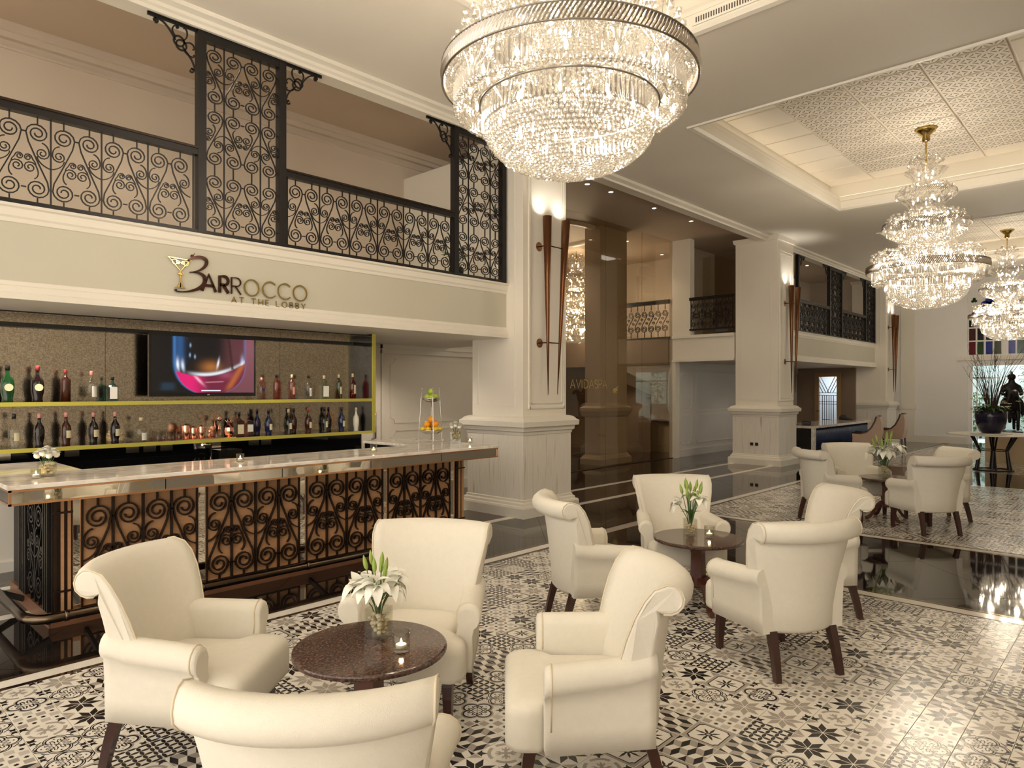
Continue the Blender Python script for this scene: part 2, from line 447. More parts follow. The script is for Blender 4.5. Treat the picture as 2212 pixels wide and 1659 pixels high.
def slabs(x0, y0, x1, y1, size, mat='dark_marble', rot=True, name='marble_slab'):
    if rot:
        h = size/sqrt(2)
        i0 = int(math.floor(x0/h))-1
        for i in range(i0, int(x1/h)+2):
            for j in range(int(math.floor(y0/h))-1, int(y1/h)+2):
                if (i+j) % 2: continue
                cx, cy = i*h, j*h; g = h - .0022
                p = clip_rect([(cx-g,cy),(cx,cy-g),(cx+g,cy),(cx,cy+g)], x0, y0, x1, y1)
                if len(p) > 2 and poly_area(p) > .002:
                    m = MB(); m.prism(p, -.012, 0, FLAT); m.build(name, mat, floor)
    else:
        n = max(1, round((x1-x0)/size))
        for k in range(n):
            m = MB(); m.box(x0+(x1-x0)*k/n+.001, y0, -.012, x0+(x1-x0)*(k+1)/n-.001, y1, 0); m.build(name, mat, floor)
slabs(-1.6, 4.89, 26, 6.13, 1.2)
slabs(-1.6, 6.26, 26, 7.03, 1.2, 'dark_marble_strip', False)
slabs(-1.6, 7.16, 26, 8.70, 1.2)
slabs(6.22, -1.2, 8.44, 4.70, 1.2)
slabs(14.36, -.8, 16.66, 4.70, 1.2)
slabs(22.70, -.8, 26, 4.70, 1.2)
slabs(-2.4, -3.8, 26, -1.25, 4.0, 'dark_marble', False)
slabs(9.0, 8.82, 17.0, 15.0, 2.0, 'dark_marble', False)
def band(x0, y0, x1, y1, mat='band_marble', name='floor_band', seg=1.8):
    L = max(x1-x0, y1-y0); n = max(1, round(L/seg))
    for k in range(n):
        a, b = k/n, (k+1)/n; m = MB()
        if x1-x0 > y1-y0: m.box(x0+(x1-x0)*a+.0008, y0, -.012, x0+(x1-x0)*b-.0008, y1, 0)
        else: m.box(x0, y0+(y1-y0)*a+.0008, -.012, x1, y0+(y1-y0)*b-.0008, 0)
        m.build(name, mat, floor)
band(-1.6, 6.135, 26, 6.255); band(-1.6, 7.035, 26, 7.155)
FIELDS = [(-1.2, 6.035), (8.645, 14.20), (16.82, 22.5)]      # tiled fields along the hall
for a, b in FIELDS:
    band(a-.17, 4.735, b+.15, 4.845)                         # white border
    band(a-.17, 4.697, b+.02, 4.733, 'dark_marble_strip', 'border_strip', 3); band(a-.17, 4.847, b+.15, 4.882, 'dark_marble_strip', 'border_strip', 3)
    band(a-.17, 4.883, b+.15, 4.889, 'brass', 'brass_inlay', 8)
    for e, s in ((b, 1), (a, -1)):
        xs = lambda p, q: (e+s*p, e+s*q) if s > 0 else (e+s*q, e+s*p)
        for p, q, mt, nm in ((.0, .028, 'dark_marble_strip', 'border_strip'), (.03, .145, 'band_marble', 'floor_band'), (.147, .178, 'dark_marble_strip', 'border_strip'), (.179, .185, 'brass', 'brass_inlay')):
            x0, x1 = xs(p, q); band(x0, -1.0, x1, 4.733 if nm != 'brass_inlay' else 4.733, mt, nm, 2.9)

# ------------------------------------------------------------------ ceiling and trays
ZC = 5.1
TRAYS = [(.40, .65, 5.93, 4.38), (8.14, .65, 13.75, 4.38), (16.40, .65, 21.90, 4.38)]
ceiling = MB()
xs = [-4.0] + [v for t in TRAYS for v in (t[0]-.09, t[2]+.09)] + [25.0]
for i in range(0, len(xs), 2): ceiling.box(xs[i], -4, ZC, xs[i+1], 6.42, ZC+.12)
for t in TRAYS:
    ceiling.box(t[0]-.09, -4, ZC, t[2]+.09, t[1]-.09, ZC+.12); ceiling.box(t[0]-.09, t[3]+.09, ZC, t[2]+.09, 6.42, ZC+.12)
ceiling = struct(ceiling.build('ceiling', 'ceiling_paint'), 'flat painted lobby ceiling')
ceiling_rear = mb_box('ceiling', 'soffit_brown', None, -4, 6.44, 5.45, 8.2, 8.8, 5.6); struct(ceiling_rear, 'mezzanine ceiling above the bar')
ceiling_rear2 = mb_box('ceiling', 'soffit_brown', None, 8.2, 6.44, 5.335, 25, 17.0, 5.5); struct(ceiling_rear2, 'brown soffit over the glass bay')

panel_plain = {}
def panel_mesh(w, h, pat):
    key = (round(w, 3), round(h, 3), pat)
    if key in panel_plain: return panel_plain[key]
    m = MB(); g = .018
    m.rects([[(g+o, g+o, z), (w-g-o, g+o, z), (w-g-o, h-g-o, z), (g+o, h-g-o, z)] for o, z in ((0, .03), (0, .004), (.006, 0))])
    if pat:
        nx, ny = max(3, round(w/.105)), max(3, round(h/.105))
        for i in range(nx):
            for j in range(ny):
                cx, cy = g + (i+.5)*(w-2*g)/nx, g + (j+.5)*(h-2*g)/ny
                q = R(38 if (i+j) % 2 else -38)
                for s in (-1, 1):
                    ox, oy = -s*.020*sin(q), s*.020*cos(q); vs = []
                    for k in range(6):
                        u_ = -.044 + .0176*k; b_ = .012*sin(pi*k/5)*s
                        for e in (-1, 1):
                            y_ = b_ + e*(.0085*sin(pi*(k+.3)/5.6)+.001); vs.append((cx+ox+u_*cos(q)-y_*sin(q), cy+oy+u_*sin(q)+y_*cos(q), -.0006))
                    m.add(vs, [(2*k, 2*k+1, 2*k+3, 2*k+2) for k in range(5)], 1)
    panel_plain[key] = m.mesh('ceiling_panel', ['ceiling_paint', 'slot_dark']); return panel_plain[key]
for ti, t in enumerate(TRAYS):
    m = MB()
    def lp(o, z): return ring_rect(t[0], t[1], t[2], t[3], o, z)
    m.rects([lp(.09, ZC), lp(.08, ZC-.022), (lp(.03, ZC-.012)), lp(.0, ZC+.02), lp(0, ZC+.15), lp(.02, ZC+.17), lp(.02, ZC+.21), lp(.03, ZC+.25), lp(.30, ZC+.25), lp(.30, ZC+.60), lp(.34, ZC+.60), lp(.34, ZC-.0)], 0, False)
    tr = m.build('trim_%d' % (ti+1), 'cream_trim'); struct(tr, ['coffer rim above the nearest chandelier', 'coffer rim above the second chandelier', 'coffer rim above the farthest chandelier'][ti])
    m = MB(); m.box(t[0]-.34, t[1]-.34, ZC+.575, t[2]+.34, t[3]+.34, ZC+.66); m.build('coffer_back', 'ceiling_paint', tr)
    m = MB()
    for (x0, y0, x1, y1) in ((t[0]-.20, t[1]-.20, t[2]+.20, t[1]-.14), (t[0]-.20, t[3]+.14, t[2]+.20, t[3]+.20), (t[0]-.20, t[1]-.14, t[0]-.14, t[3]+.14), (t[2]+.14, t[1]-.14, t[2]+.20, t[3]+.14)):
        m.box(x0, y0, ZC+.255, x1, y1, ZC+.285)
    m.build('cove_light', 'cove_strip', tr)
    us = [t[0]-.29] + [t[0]+.07+.674*k for k in range(9)] + [t[2]+.29]
    us = [u for u in us if u <= t[2]+.291]
    vs_ = [t[1]-.29, 1.24, 2.12, 3.0, 3.87, t[3]+.29]
    for i in range(len(us)-1):
        for j in range(len(vs_)-1):
            pat = 1 <= j <= 3 and 1 <= i < len(us)-2
            w, h = us[i+1]-us[i], vs_[j+1]-vs_[j]
            if w < .1: continue
            place('ceiling_panel', panel_mesh(w, h, pat), tr, (us[i], vs_[j], ZC+.545))
# linear air vent in the far rim of the first coffer, above the chandelier
vent = thing('air_vent', 'white slotted air vent in the coffer rim beside the big chandelier', 'vent', (6.03, 2.6, ZC+.0))
m = MB(); m.box(0, -.55, .035, .012, .62, .125); m.build('vent_frame', 'cream_trim', vent, (-.118, 0, 0))
slot = MB(); slot.box(-.003, -.006, 0, .006, .006, .05); sme = slot.mesh('vent_slot', 'vent_dark')
for k in range(44): place('vent_slot', sme, vent, (-.118, -.52+.0255*k, .055))

# ------------------------------------------------------------------ recessed downlights
def downlight(x, y, z, label, energy=E_DOWN, spot=R(95)):
    t = thing('downlight', label, 'downlight', (x, y, z), group='recessed downlights')
    m = MB(); m.lathe([(.058, 0), (.058, -.006), (.045, -.008), (.042, .0), (.042, -.001)], 16, cap=False); m.build('trim_ring', 'cream_trim', t)
    m = MB(); m.lathe([(.041, -.0015), (.041, -.003)], 16); m.build('lens', 'downlight_lens', t)
    lamp('downlight_lamp', 'SPOT', (0, 0, -.02), energy, t, size=.05, spot=spot)
    return t
for (x, y), nm in zip(((9.77, 7.37), (10.46, 7.35), (11.99, 7.37), (13.46, 7.355)), ('leftmost', 'second from the left', 'third from the left', 'rightmost')):
    downlight(x, y, 5.335, nm + ' of the downlights in the brown soffit before the glass wall')
downlight(5.764, 7.714, 2.385, 'single downlight in the low soffit beside the bar shelves', 55, R(140))
for (x, nm) in ((3.6, 'left'), (1.5, 'middle')):  # extra downlights, added to light the bar from the soffit
    downlight(x, 6.98, 2.385, nm + ' downlight added to light the inside of the bar counter', 40, R(130))
for x, nm in ((.4, 'leftmost'), (2.7, 'second'), (5.0, 'third')):  # guessed downlights, added to light the mezzanine
    downlight(x, 7.4, 5.45, nm + ' mezzanine downlight added to light the bar balcony', 46, R(120))
for x, nm in ((17.6, 'near'), (20.6, 'far')):
    downlight(x, 7.5, 5.335, nm + ' mezzanine downlight over the reception balcony', 30, R(120))
    downlight(x, 7.4, 2.385, nm + ' downlight over the reception corridor', 16, R(120))

# ------------------------------------------------------------------ walls
def W(name, label, mat, *b):
    return struct(mb_box(name, mat, None, *b), label)
wall_back = W('wall_back', 'cream back wall under and above the bar mezzanine', 'plaster', -3, 8.7, 0, 9.4, 8.82, 5.45)
W('wall_mezzanine', 'taupe upper wall behind the bar balcony', 'mezz_wall', -3, 8.66, 3.1, 8.2, 8.70, 5.45)
mz = MB(); 
for z0, z1, o in ((5.36, 5.45, .12), (5.30, 5.36, .07), (5.20, 5.225, .03)): mz.box(-3, 8.66-o, z0, 8.2, 8.66, z1)
struct(mz.build('trim_4', 'mezz_wall'), 'cornice of the mezzanine wall')
wall_low = W('wall_left', 'beige low wall behind the left end of the bar', 'plaster', -2.5, 7.74, 0, 2.3, 7.80, 1.0)
m = MB(); m.box(-2.5, 7.71, 0, 2.3, 7.74, .09); struct(m.build('baseboard_left', 'cream_trim'))
# mouldings on the wall right of the bar (panels with notched corners)
def panel_frame(x0, z0, x1, z1, notch=.09):
    p = [(x0+notch, z0), (x1-notch, z0)] + arc(x1, z0, notch, 180, 90, 6) + [(x1, z1-notch)] + arc(x1, z1, notch, 270, 180, 6) + [(x0+notch, z1)] + arc(x0, z1, notch, 0, -90, 6) + [(x0, z0+notch)] + arc(x0, z0, notch, 90, 0, 6)
    q = []
    for a in p:
        if not q or math.hypot(a[0]-q[-1][0], a[1]-q[-1][1]) > 1e-4: q.append(a)
    return q
def wall_panels(parent, rects, fn, mat):
    for r in rects:
        m = MB(); m.strip(panel_frame(*r), .022, .022, fn, closed=True); m.build('panel_moulding', mat, parent)
wall_panels(wall_back, [(6.47, 1.16, 8.9, 2.16), (6.47, .30, 8.9, 1.04)], fy(8.70), 'cream_trim')
m = MB(); m.box(6.28, 8.64, 2.24, 9.4, 8.70, 2.385); m.box(6.28, 8.60, 2.32, 9.4, 8.70, 2.385); m.box(6.28, 8.66, 0, 6.36, 8.70, 2.3); m.box(6.36, 8.67, 0, 9.4, 8.70, .16); m.build('wall_moulding', 'cream_trim', wall_back)
wall_corr = W('wall_corridor', 'white panelled wall of the corridor past the glass', 'panel_white', 15.05, 8.7, 0, 25, 8.82, 2.40)
wall_panels(wall_corr, [(15.35, 1.16, 15.95, 2.10), (15.35, .32, 15.95, 1.04), (16.15, 1.16, 19.2, 2.10), (16.15, .32, 19.2, 1.04), (19.4, 1.16, 22.6, 2.10), (19.4, .32, 22.6, 1.04)], fy(8.70), 'cream_trim')
m = MB(); m.box(15.05, 8.66, 2.2, 23, 8.70, 2.40); m.box(15.05, 8.67, 0, 23, 8.70, .18); m.build('wall_moulding', 'panel_white', wall_corr)
W('wall_corridor', 'upper wall behind the reception balcony', 'mezz_wall', 15.05, 8.7, 2.4, 25, 8.82, 5.45)
# cross wall between the glass and the second pillar
W('wall_cross', 'cream beam below the short balcony beside the glass', 'plaster', 15.0, 7.1, 2.36, 15.2, 8.7, 3.0)
W('wall_cross', 'cream pier between the glass and the short balcony', 'plaster', 15.0, 8.22, 3.0, 15.2, 8.7, 5.335)
W('wall_cross', 'narrow jamb at the right end of the glass wall', 'cream_trim', 15.0, 8.62, 0, 15.2, 8.74, 2.36)
m = MB(); m.box(14.97, 7.1, 2.36, 15.0, 8.7, 2.42); m.box(14.965, 7.1, 2.93, 15.0, 8.7, 3.0); struct(m.build('trim_5', 'cream_trim'))
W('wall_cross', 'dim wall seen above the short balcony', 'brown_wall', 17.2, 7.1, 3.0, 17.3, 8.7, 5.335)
up_pane = mb_box('window_pane', 'pane_tinted', None, 15.62, 7.35, 3.05, 15.63, 8.22, 4.95); struct(up_pane, 'tinted pane above the short balcony'); up_pane.name = 'window_3'
# end wall of the reception corridor with the leaded glass door
end = MB()
end.box(23.0, 6.9, 0, 23.1, 7.31, 2.385); end.box(23.0, 8.12, 0, 23.1, 8.8, 2.385); end.box(23.0, 7.31, 2.215, 23.1, 8.12, 2.385)
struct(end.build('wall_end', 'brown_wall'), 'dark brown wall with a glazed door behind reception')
W('wall_right', 'plain wall on the right side of the lobby, out of view', 'plaster', -2.5, -3.9, 0, 25.0, -3.8, 5.1)  # unseen wall, put in to close this side to the ambient light
W('wall_end', 'upper end wall of the reception mezzanine', 'mezz_wall', 24.2, 6.6, 2.385, 24.3, 8.7, 5.45)
W('wall_side', 'white wall between the third pillar and the window wall', 'white_paint', 24.2, 6.55, 0, 25.0, 6.65, 5.1)
# far wall with the stained window and the garden opening
far = MB()
far.box(25.0, 4.27, 0, 25.25, 6.65, 5.1); far.box(25.0, .55, 2.42, 25.25, 4.27, 2.72); far.box(25.0, -4, 0, 25.25, .55, 5.1); far.box(25.0, .55, 4.62, 25.25, 4.27, 5.1)
far = struct(far.build('wall_far', 'white_paint'), 'pale end wall holding the stained glass window')
m = MB(); m.box(24.93, .2, 2.58, 25.0, 4.52, 2.70); m.box(24.96, 4.27, 0, 25.0, 6.0, .22); m.box(24.95, 5.7, 0, 25.0, 6.1, 5.0); m.box(24.92, 5.66, 1.05, 25.0, 6.14, 1.2); m.build('wall_moulding', 'cream_trim', far)

# ------------------------------------------------------------------ pillars
def pillar(u0, label):
    x0, y0, x1, y1 = u0, 6.05, u0+.99, 7.11
    t = thing('pillar', label, 'pillar', (0, 0, 0), group='lobby pillars')
    rr = lambda o, z: ring_rect(x0, y0, x1, y1, o, z)
    m = MB(); m.rects([rr(0.004, .20), rr(.004, 1.10)]); m.build('marble_dado', 'marble_dado', t)
    m = MB(); m.rects([rr(.085, 0), rr(.085, .125), rr(.075, .15), rr(.05, .155), rr(.045, .185), rr(.02, .20), rr(.018, .225), rr(0, .235)]); m.build('base_moulding', 'cream_trim', t)
    m = MB(); m.rects([rr(0, 1.07), rr(.012, 1.08), rr(.018, 1.115), rr(.04, 1.13), rr(.045, 1.18), rr(.085, 1.19), rr(.09, 1.255), rr(.06, 1.275), rr(.035, 1.305), rr(0, 1.32), rr(-.03, 1.325)]); m.build('dado_moulding', 'cream_trim', t)
    s = -.045
    m = MB(); m.rects([rr(s, 1.30), rr(s, ZC-.10), rr(s+.03, ZC-.09), rr(s+.05, ZC)]); sh = m.build('shaft', 'plaster', t)
    # raised panel frames on the shaft: lobby side and both cheeks
    def frame(a0, b0, a1, b1, fn, w=.028, d=.02):
        mm = MB()
        for (p, q) in (((a0, b0), (a1, b0)), ((a0, b1), (a1, b1))): mm.strip([p, q], w, d, fn)
        for (p, q) in (((a0, b0), (a0, b1)), ((a1, b0), (a1, b1))): mm.strip([(p[0], p[1]-w/2), (q[0], q[1]+w/2)], w, d, fn)
        mm.build('panel_moulding', 'cream_trim', sh)
    frame(x0+.16, 1.44, x1-.10, ZC-.32, fy(y0+.045-.01)); frame(x0+.20, 1.50, x1-.14, ZC-.38, fy(y0+.045-.006), .016, .012)
    frame(y0+.20, 1.46, y1-.16, ZC-.30, fx(x0+.045-.004), .008, .008)
    return t
PIL = [6.635, 14.95, 23.2]
for u, lb in zip(PIL, ('square cream pillar with marble dado nearest the bar', 'square cream pillar with marble dado beside the reception desk', 'farthest square cream pillar behind the two desk chairs')):
    pillar(u, lb)
# socket plates on the second pillar
for dy, nm in ((6.545, 'right'), (6.66, 'left')):
    o = thing('socket_plate', nm + ' one of two small dark sockets low on the second pillar', 'socket', (14.945, dy, .46), group='sockets on the pillar')
    m = MB(); m.box(-.008, -.035, -.035, .002, .035, .035); m.build('plate', 'bronze_dark', o)
    m = MB(); m.box(-.011, -.018, -.018, -.008, .018, .018); m.build('insert', 'black_matte', o)

# ------------------------------------------------------------------ mezzanine slabs, fascias
def mezz(x0, x1, label, n):
    w = W('wall_mezzanine_fascia', label, 'fascia_paint', x0, 6.40, 2.385, x1, 8.70, 3.10)
    m = MB()
    prof_top = [(0, 2.965), (-.012, 2.97), (-.016, 3.0), (-.028, 3.015), (-.03, 3.075), (-.055, 3.085), (-.06, 3.105), (0, 3.105)]
    prof_bot = [(0, 2.375), (-.05, 2.375), (-.05, 2.42), (-.036, 2.43), (-.034, 2.475), (-.018, 2.485), (-.014, 2.515), (0, 2.52)]
    for pr in (prof_top, prof_bot):
        m.rects([[(x, 6.40+o, z) for o, z in pr] for x in (x0, x1)])
    m.build('fascia_moulding', 'cream_trim', w)
    mb_box('soffit_brightener', 'plaster', w, x0, 6.42, 2.378, x1 if x1 > 10 else 7.6, 8.69, 2.386)  # paler board added under the slab, its colour makes up for missing light
    # beam with cornice above the opening
    b = W('trim_%d' % n, 'cornice beam over ' + label, 'cream_trim', x0, 6.36, 4.99, x1, 6.56, 5.46)
    m = MB(); pr = [(0, 4.97), (-.03, 4.97), (-.035, 5.0), (-.06, 5.015), (-.065, 5.045), (-.12, 5.065), (-.13, 5.10), (0, 5.10)]
    m.rects([[(x, 6.36+o, z) for o, z in pr] for x in (x0, x1)]); m.build('cornice', 'cream_trim', b)
    return w
mezz(-3, 6.69, 'cream fascia band above the bar carrying the sign', 6)
mezz(15.93, 23.25, 'cream fascia band above the reception desk', 7)
bm_ = W('trim_8', 'plain cornice beam between the first two pillars', 'cream_trim', 7.6, 6.36, 5.02, 15.0, 6.56, 5.46)
m = MB(); pr = [(0, 5.0), (-.03, 5.0), (-.04, 5.03), (-.10, 5.06), (-.11, 5.10), (0, 5.10)]
m.rects([[(x, 6.36+o, z) for o, z in pr] for x in (7.6, 15.0)]); m.build('cornice', 'cream_trim', bm_)
# ------------------------------------------------------------------ wrought-iron balconies
ZR0, ZR1 = 3.145, 3.825         # clear height of the scroll field
def rail(x0, x1, y, label, units, dens=1.0, axis='x', w=.0088, d=.014):
    """railing between two posts: rails, uprights and scroll units, each unit a part"""
    t = thing('balcony_railing', label, 'railing', (0, 0, 0), group='wrought iron balcony railings')
    fn = fy(0) if axis == 'x' else fx(0)
    def bx(a0, a1, z0, z1, h):
        if axis == 'x': return (a0, y-h, z0, a1, y+h, z1)
        return (y-h, a0, z0, y+h, a1, z1)
    mb_box('bottom_rail', 'iron', t, *bx(x0, x1, 3.105, ZR0, .032)); mb_box('top_rail', 'iron', t, *bx(x0, x1, ZR1, ZR1+.055, .036))
    mb_box('handrail_cap', 'iron_brown', t, *bx(x0, x1, ZR1+.055, ZR1+.075, .046))
    for e in (x0+.028, x1-.028): mb_box('upright', 'iron', t, *bx(e-.007, e+.007, ZR0, ZR1, .008))
    xs, W0, half0, half1 = units
    full = scroll_unit('scroll_unit', 'iron', W0, ZR1-ZR0, w, d, (1, -1), True, dens, fn)
    for x in xs: place('scroll_unit', full, t, (x, y, ZR0) if axis == 'x' else (y, x, ZR0))
    for x, h in ((half0, (1,)), (half1, (-1,))):
        if x is not None:
            place('scroll_unit', scroll_unit('scroll_unit', 'iron', W0, ZR1-ZR0, w, d, h, False, dens, fn), t, (x, y, ZR0) if axis == 'x' else (y, x, ZR0))
    return t
def tower(x0, x1, y, label, dens=1.0, brackets=(True, True), top=4.985, w=.0088, d=.014):
    t = thing('iron_screen', label, 'iron screen', (0, 0, 0), group='tall iron screens')
    pw = .075
    for a in (x0, x1-pw): mb_box('post', 'iron', t, a, y-.04, 3.105, a+pw, y+.04, top)
    mb_box('top_rail', 'iron', t, x0+pw, y-.036, top-.09, x1-pw, y+.036, top); mb_box('bottom_rail', 'iron', t, x0+pw, y-.032, 3.105, x1-pw, y+.032, ZR0)
    a, b = x0+pw, x1-pw; H = (top-.09-ZR0)/3; W0 = (b-a)/2
    ups = [scroll_unit('scroll_unit', 'iron', W0, H, w, d, (1, -1), True, dens, fy(0), None, f) for f in (False, True)]
    for r in range(3):
        for k in range(2):
            place('scroll_unit', ups[r % 2], t, (a+W0*(k+.5), y, ZR0+H*r))
    for side, on in zip((-1, 1), brackets):
        if on:
            fn = (lambda s: lambda A, B, D: (s*A, D, B))(side)
            place('bracket', bracket_mesh('bracket', 'iron', .42, .014, .014, fn), t, (x0 if side < 0 else x1, y, top-.005))
    return t
YR = 6.405
rail(-1.2, 2.584, YR, 'left stretch of black scroll railing above the bar, running out of frame', ([2.529-.36*k for k in range(1, 10)], .36, None, 2.529))
tower(2.584, 3.452, YR, 'tall black scroll screen above the bar sign')
rail(3.452, 5.713, YR, 'black scroll railing above the bar between the two tall screens', ([3.452+.03+.367*k for k in range(1, 6)], .367, 3.482, 5.684))
tower(5.713, 6.645, YR, 'tall black scroll screen against the first pillar, partly behind the chandelier', brackets=(True, False))
# potted orchid seen through the screen at the pillar
rail(17.02, 19.13, YR, 'left stretch of dark scroll railing above the reception desk', ([17.05+.36*k for k in range(1, 6)], .36, 17.05, None), .6, w=.013, d=.022)
tower(19.13, 20.16, YR, 'tall dark scroll screen in the middle above reception', .6, w=.013, d=.022)
rail(20.16, 22.23, YR, 'right stretch of dark scroll railing above the reception desk', ([20.19+.36*k for k in range(1, 6)], .36, 20.19, None), .6, w=.013, d=.022)
tower(22.23, 23.2, YR, 'tall dark scroll screen against the farthest pillar', .6, (True, False), w=.013, d=.022)
pst = thing('iron_screen', 'single black post with bracket beside the second pillar', 'iron post', (0, 0, 0), group='tall iron screens')
mb_box('post', 'iron', pst, 16.93, YR-.04, 3.105, 17.02, YR+.04, 4.985)
place('bracket', bracket_mesh('bracket', 'iron', .42, .02, .02, lambda A, B, D: (A, D, B)), pst, (17.02, YR, 4.98))
rail(7.12, 8.24, 15.02, 'short black scroll railing on the beam right of the glass wall', ([7.32+.30*k for k in range(0, 3)], .30, None, 8.22), .7, 'y', w=.011)
# inner balcony behind the glass
t = thing('balcony_railing', 'railing of single S scrolls seen through the glass wall', 'railing', (0, 0, 0), group='wrought iron balcony railings')
mb_box('bottom_rail', 'iron', t, 15.0, 8.8, 2.95, 15.06, 11.4, 3.0); mb_box('top_rail', 'iron', t, 14.98, 8.8, 3.82, 15.08, 11.4, 3.92)
m = MB(); s1 = spiral(0, .60, .02, .085, 180+720, -2, 26) + [(-.06, .52), (.06, .33)] + spiral(0, .22, .085, .02, 0, -2, 26)
m.strip(s1, .016, .016, fx(0)); m.strip([(0, .685), (0, .82)], .016, .016, fx(0)); m.strip([(0, .135), (0, 0)], .016, .016, fx(0))
for a, b in ((.07, .46), (-.07, .36)): m.strip(spiral(a, b, .04, .01, 0, 1.5, 14), .012, .012, fx(0))
sm_ = m.mesh('scroll_unit', 'iron')
for k in range(13): place('scroll_unit', sm_, t, (15.02, 8.92+.20*k, 3.0))

# ------------------------------------------------------------------ bar sign
def letter(ch):
    O = arc(.5, .5, .5, 90, 450, 28)
    return {
     'A': [[(0, 0), (.42, 1), (.84, 0)], [(.15, .34), (.69, .34)]],
     'R': [[(0, 0), (0, 1), (.28, 1)] + arc(.28, .74, .26, 90, -90, 10) + [(0, .48)], [(.22, .48), (.56, 0)]],
     'O': [O], 'C': [arc(.5, .5, .5, 42, 318, 26)],
     'T': [[(0, 1), (.6, 1)], [(.3, 1), (.3, 0)]], 'H': [[(0, 0), (0, 1)], [(.6, 0), (.6, 1)], [(0, .5), (.6, .5)]],
     'E': [[(.5, 1), (0, 1), (0, 0), (.5, 0)], [(0, .5), (.42, .5)]], 'L': [[(0, 1), (0, 0), (.45, 0)]],
     'B': [[(0, 0), (0, 1), (.28, 1)] + arc(.28, .76, .24, 90, -90, 8) + [(0, .52)], [(0, .52), (.3, .52)] + arc(.3, .26, .26, 90, -90, 8) + [(0, 0)]],
     'Y': [[(0, 1), (.32, .5), (.64, 1)], [(.32, .5), (.32, 0)]],
     'V': [[(0, 1), (.4, 0), (.8, 1)]], 'I': [[(0, 0), (0, 1)]], 'D': [[(0, 0), (0, 1), (.25, 1)] + arc(.25, .5, .5, 90, -90, 14) + [(0, 0)]],
     'S': [arc(.27, .75, .25, 30, 250, 12) + arc(.25, .26, .26, 70, -150, 12)],
     'P': [[(0, 0), (0, 1), (.28, 1)] + arc(.28, .74, .26, 90, -90, 10) + [(0, .48)]]}[ch]
def put_letter(ch, x0, x1, z0, h, w, y, mat, parent, depth=.014):
    st = letter(ch); mx = max(p[0] for s in st for p in s) or 1; mn = min(p[0] for s in st for p in s)
    k = (x1-x0)/(mx-mn) if mx > mn else 1
    m = MB()
    for s in st: m.strip([(x0+(a-mn)*k, z0+b*h) for a, b in s], w, depth, fy(y))
    return m.build('letter_' + ch.lower(), mat, parent)
sign = thing('bar_sign', 'polished BARROCCO AT THE LOBBY lettering with cocktail glass emblem on the fascia', 'sign', (0, 0, 0))
YS = 6.388
m = MB()   # swashed B drawn like a 3
b3 = spiral(2.505, 2.835, .008, .012, 0, .3, 4) + bez((2.500, 2.845), (2.56, 2.91), (2.665, 2.905), (2.668, 2.86), 10) + bez((2.668, 2.86), (2.668, 2.81), (2.60, 2.755), (2.515, 2.745), 10)
m.strip(b3, [.006 + .026*sin(pi*i/len(b3))**1.3 for i in range(len(b3))], .016, fy(YS))
b4 = bez((2.515, 2.747), (2.60, 2.76), (2.655, 2.74), (2.655, 2.69), 10) + bez((2.655, 2.69), (2.65, 2.60), (2.48, 2.55), (2.40, 2.562), 12) + [(2.392, 2.575)]
m.strip(b4, [.006 + .030*sin(pi*min(1, i/len(b4)*1.15))**1.2 if i/len(b4)*1.15 < 1 else .010 for i in range(len(b4))], .016, fy(YS))
m.lathe([(.012, -.008), (.012, .008)], 10, (2.395, YS, 2.572)); m.build('letter_b', 'sign_brown', sign)
for ch, a, b, w, mt in (('A', 2.625, 2.752, .026, 'sign_brown'), ('R', 2.790, 2.872, .027, 'sign_brown'), ('R', 2.902, 2.993, .011, 'sign_brown'), ('O', 3.026, 3.172, .011, 'gold'), ('C', 3.212, 3.343, .011, 'gold'), ('C', 3.372, 3.503, .011, 'gold'), ('O', 3.538, 3.688, .011, 'gold')):
    put_letter(ch, a, b, 2.590, .155, w, YS, mt, sign)
x = 2.900
for ch, wd in (('A', .048), ('T', .044), (' ', .075), ('T', .044), ('H', .044), ('E', .034), (' ', .075), ('L', .032), ('O', .056), ('B', .036), ('B', .036), ('Y', .044)):
    if ch == ' ': x += wd - .028; continue
    put_letter(ch, x, x+wd, 2.508, .056, .0065, YS, 'gold', sign, .010); x += wd + .029
m = MB()   # cocktail glass emblem
fn = fy(YS)
m.strip([(2.325, 2.862), (2.535, 2.852)], .006, .012, fn); m.strip([(2.335, 2.860), (2.434, 2.748), (2.52, 2.850)], .006, .012, fn)
for cx, cz in ((2.385, 2.825), (2.482, 2.820)): m.strip(arc(cx, cz, .022, 0, 360, 14), .005, .012, fn)
for s in (-1, 1):
    m.strip([(2.434+s*a, z) for a, z in spiral(.022, 2.825, .018, .005, 180, 1.4, 14)], .005, .012, fn)
    m.strip([(2.434+s*a, z) for a, z in spiral(.014, 2.725, .012, .004, 180, 1.4, 12)], .005, .012, fn)
m.strip([(2.434, 2.748), (2.434, 2.60)], [.006, .010], .012, fn); m.prism([(2.385, 2.595), (2.483, 2.592), (2.455, 2.612), (2.434, 2.645), (2.413, 2.614)], -.006, .006, fn)
m.build('glass_emblem', 'gold', sign)
m = MB(); m.sphere((2.539, YS, 2.893), .017, 12, 8, sc=(1, .5, 1)); m.strip([(2.545, 2.895), (2.560, 2.925)], .004, .008, fn); m.build('cherry', 'sign_brown', sign)

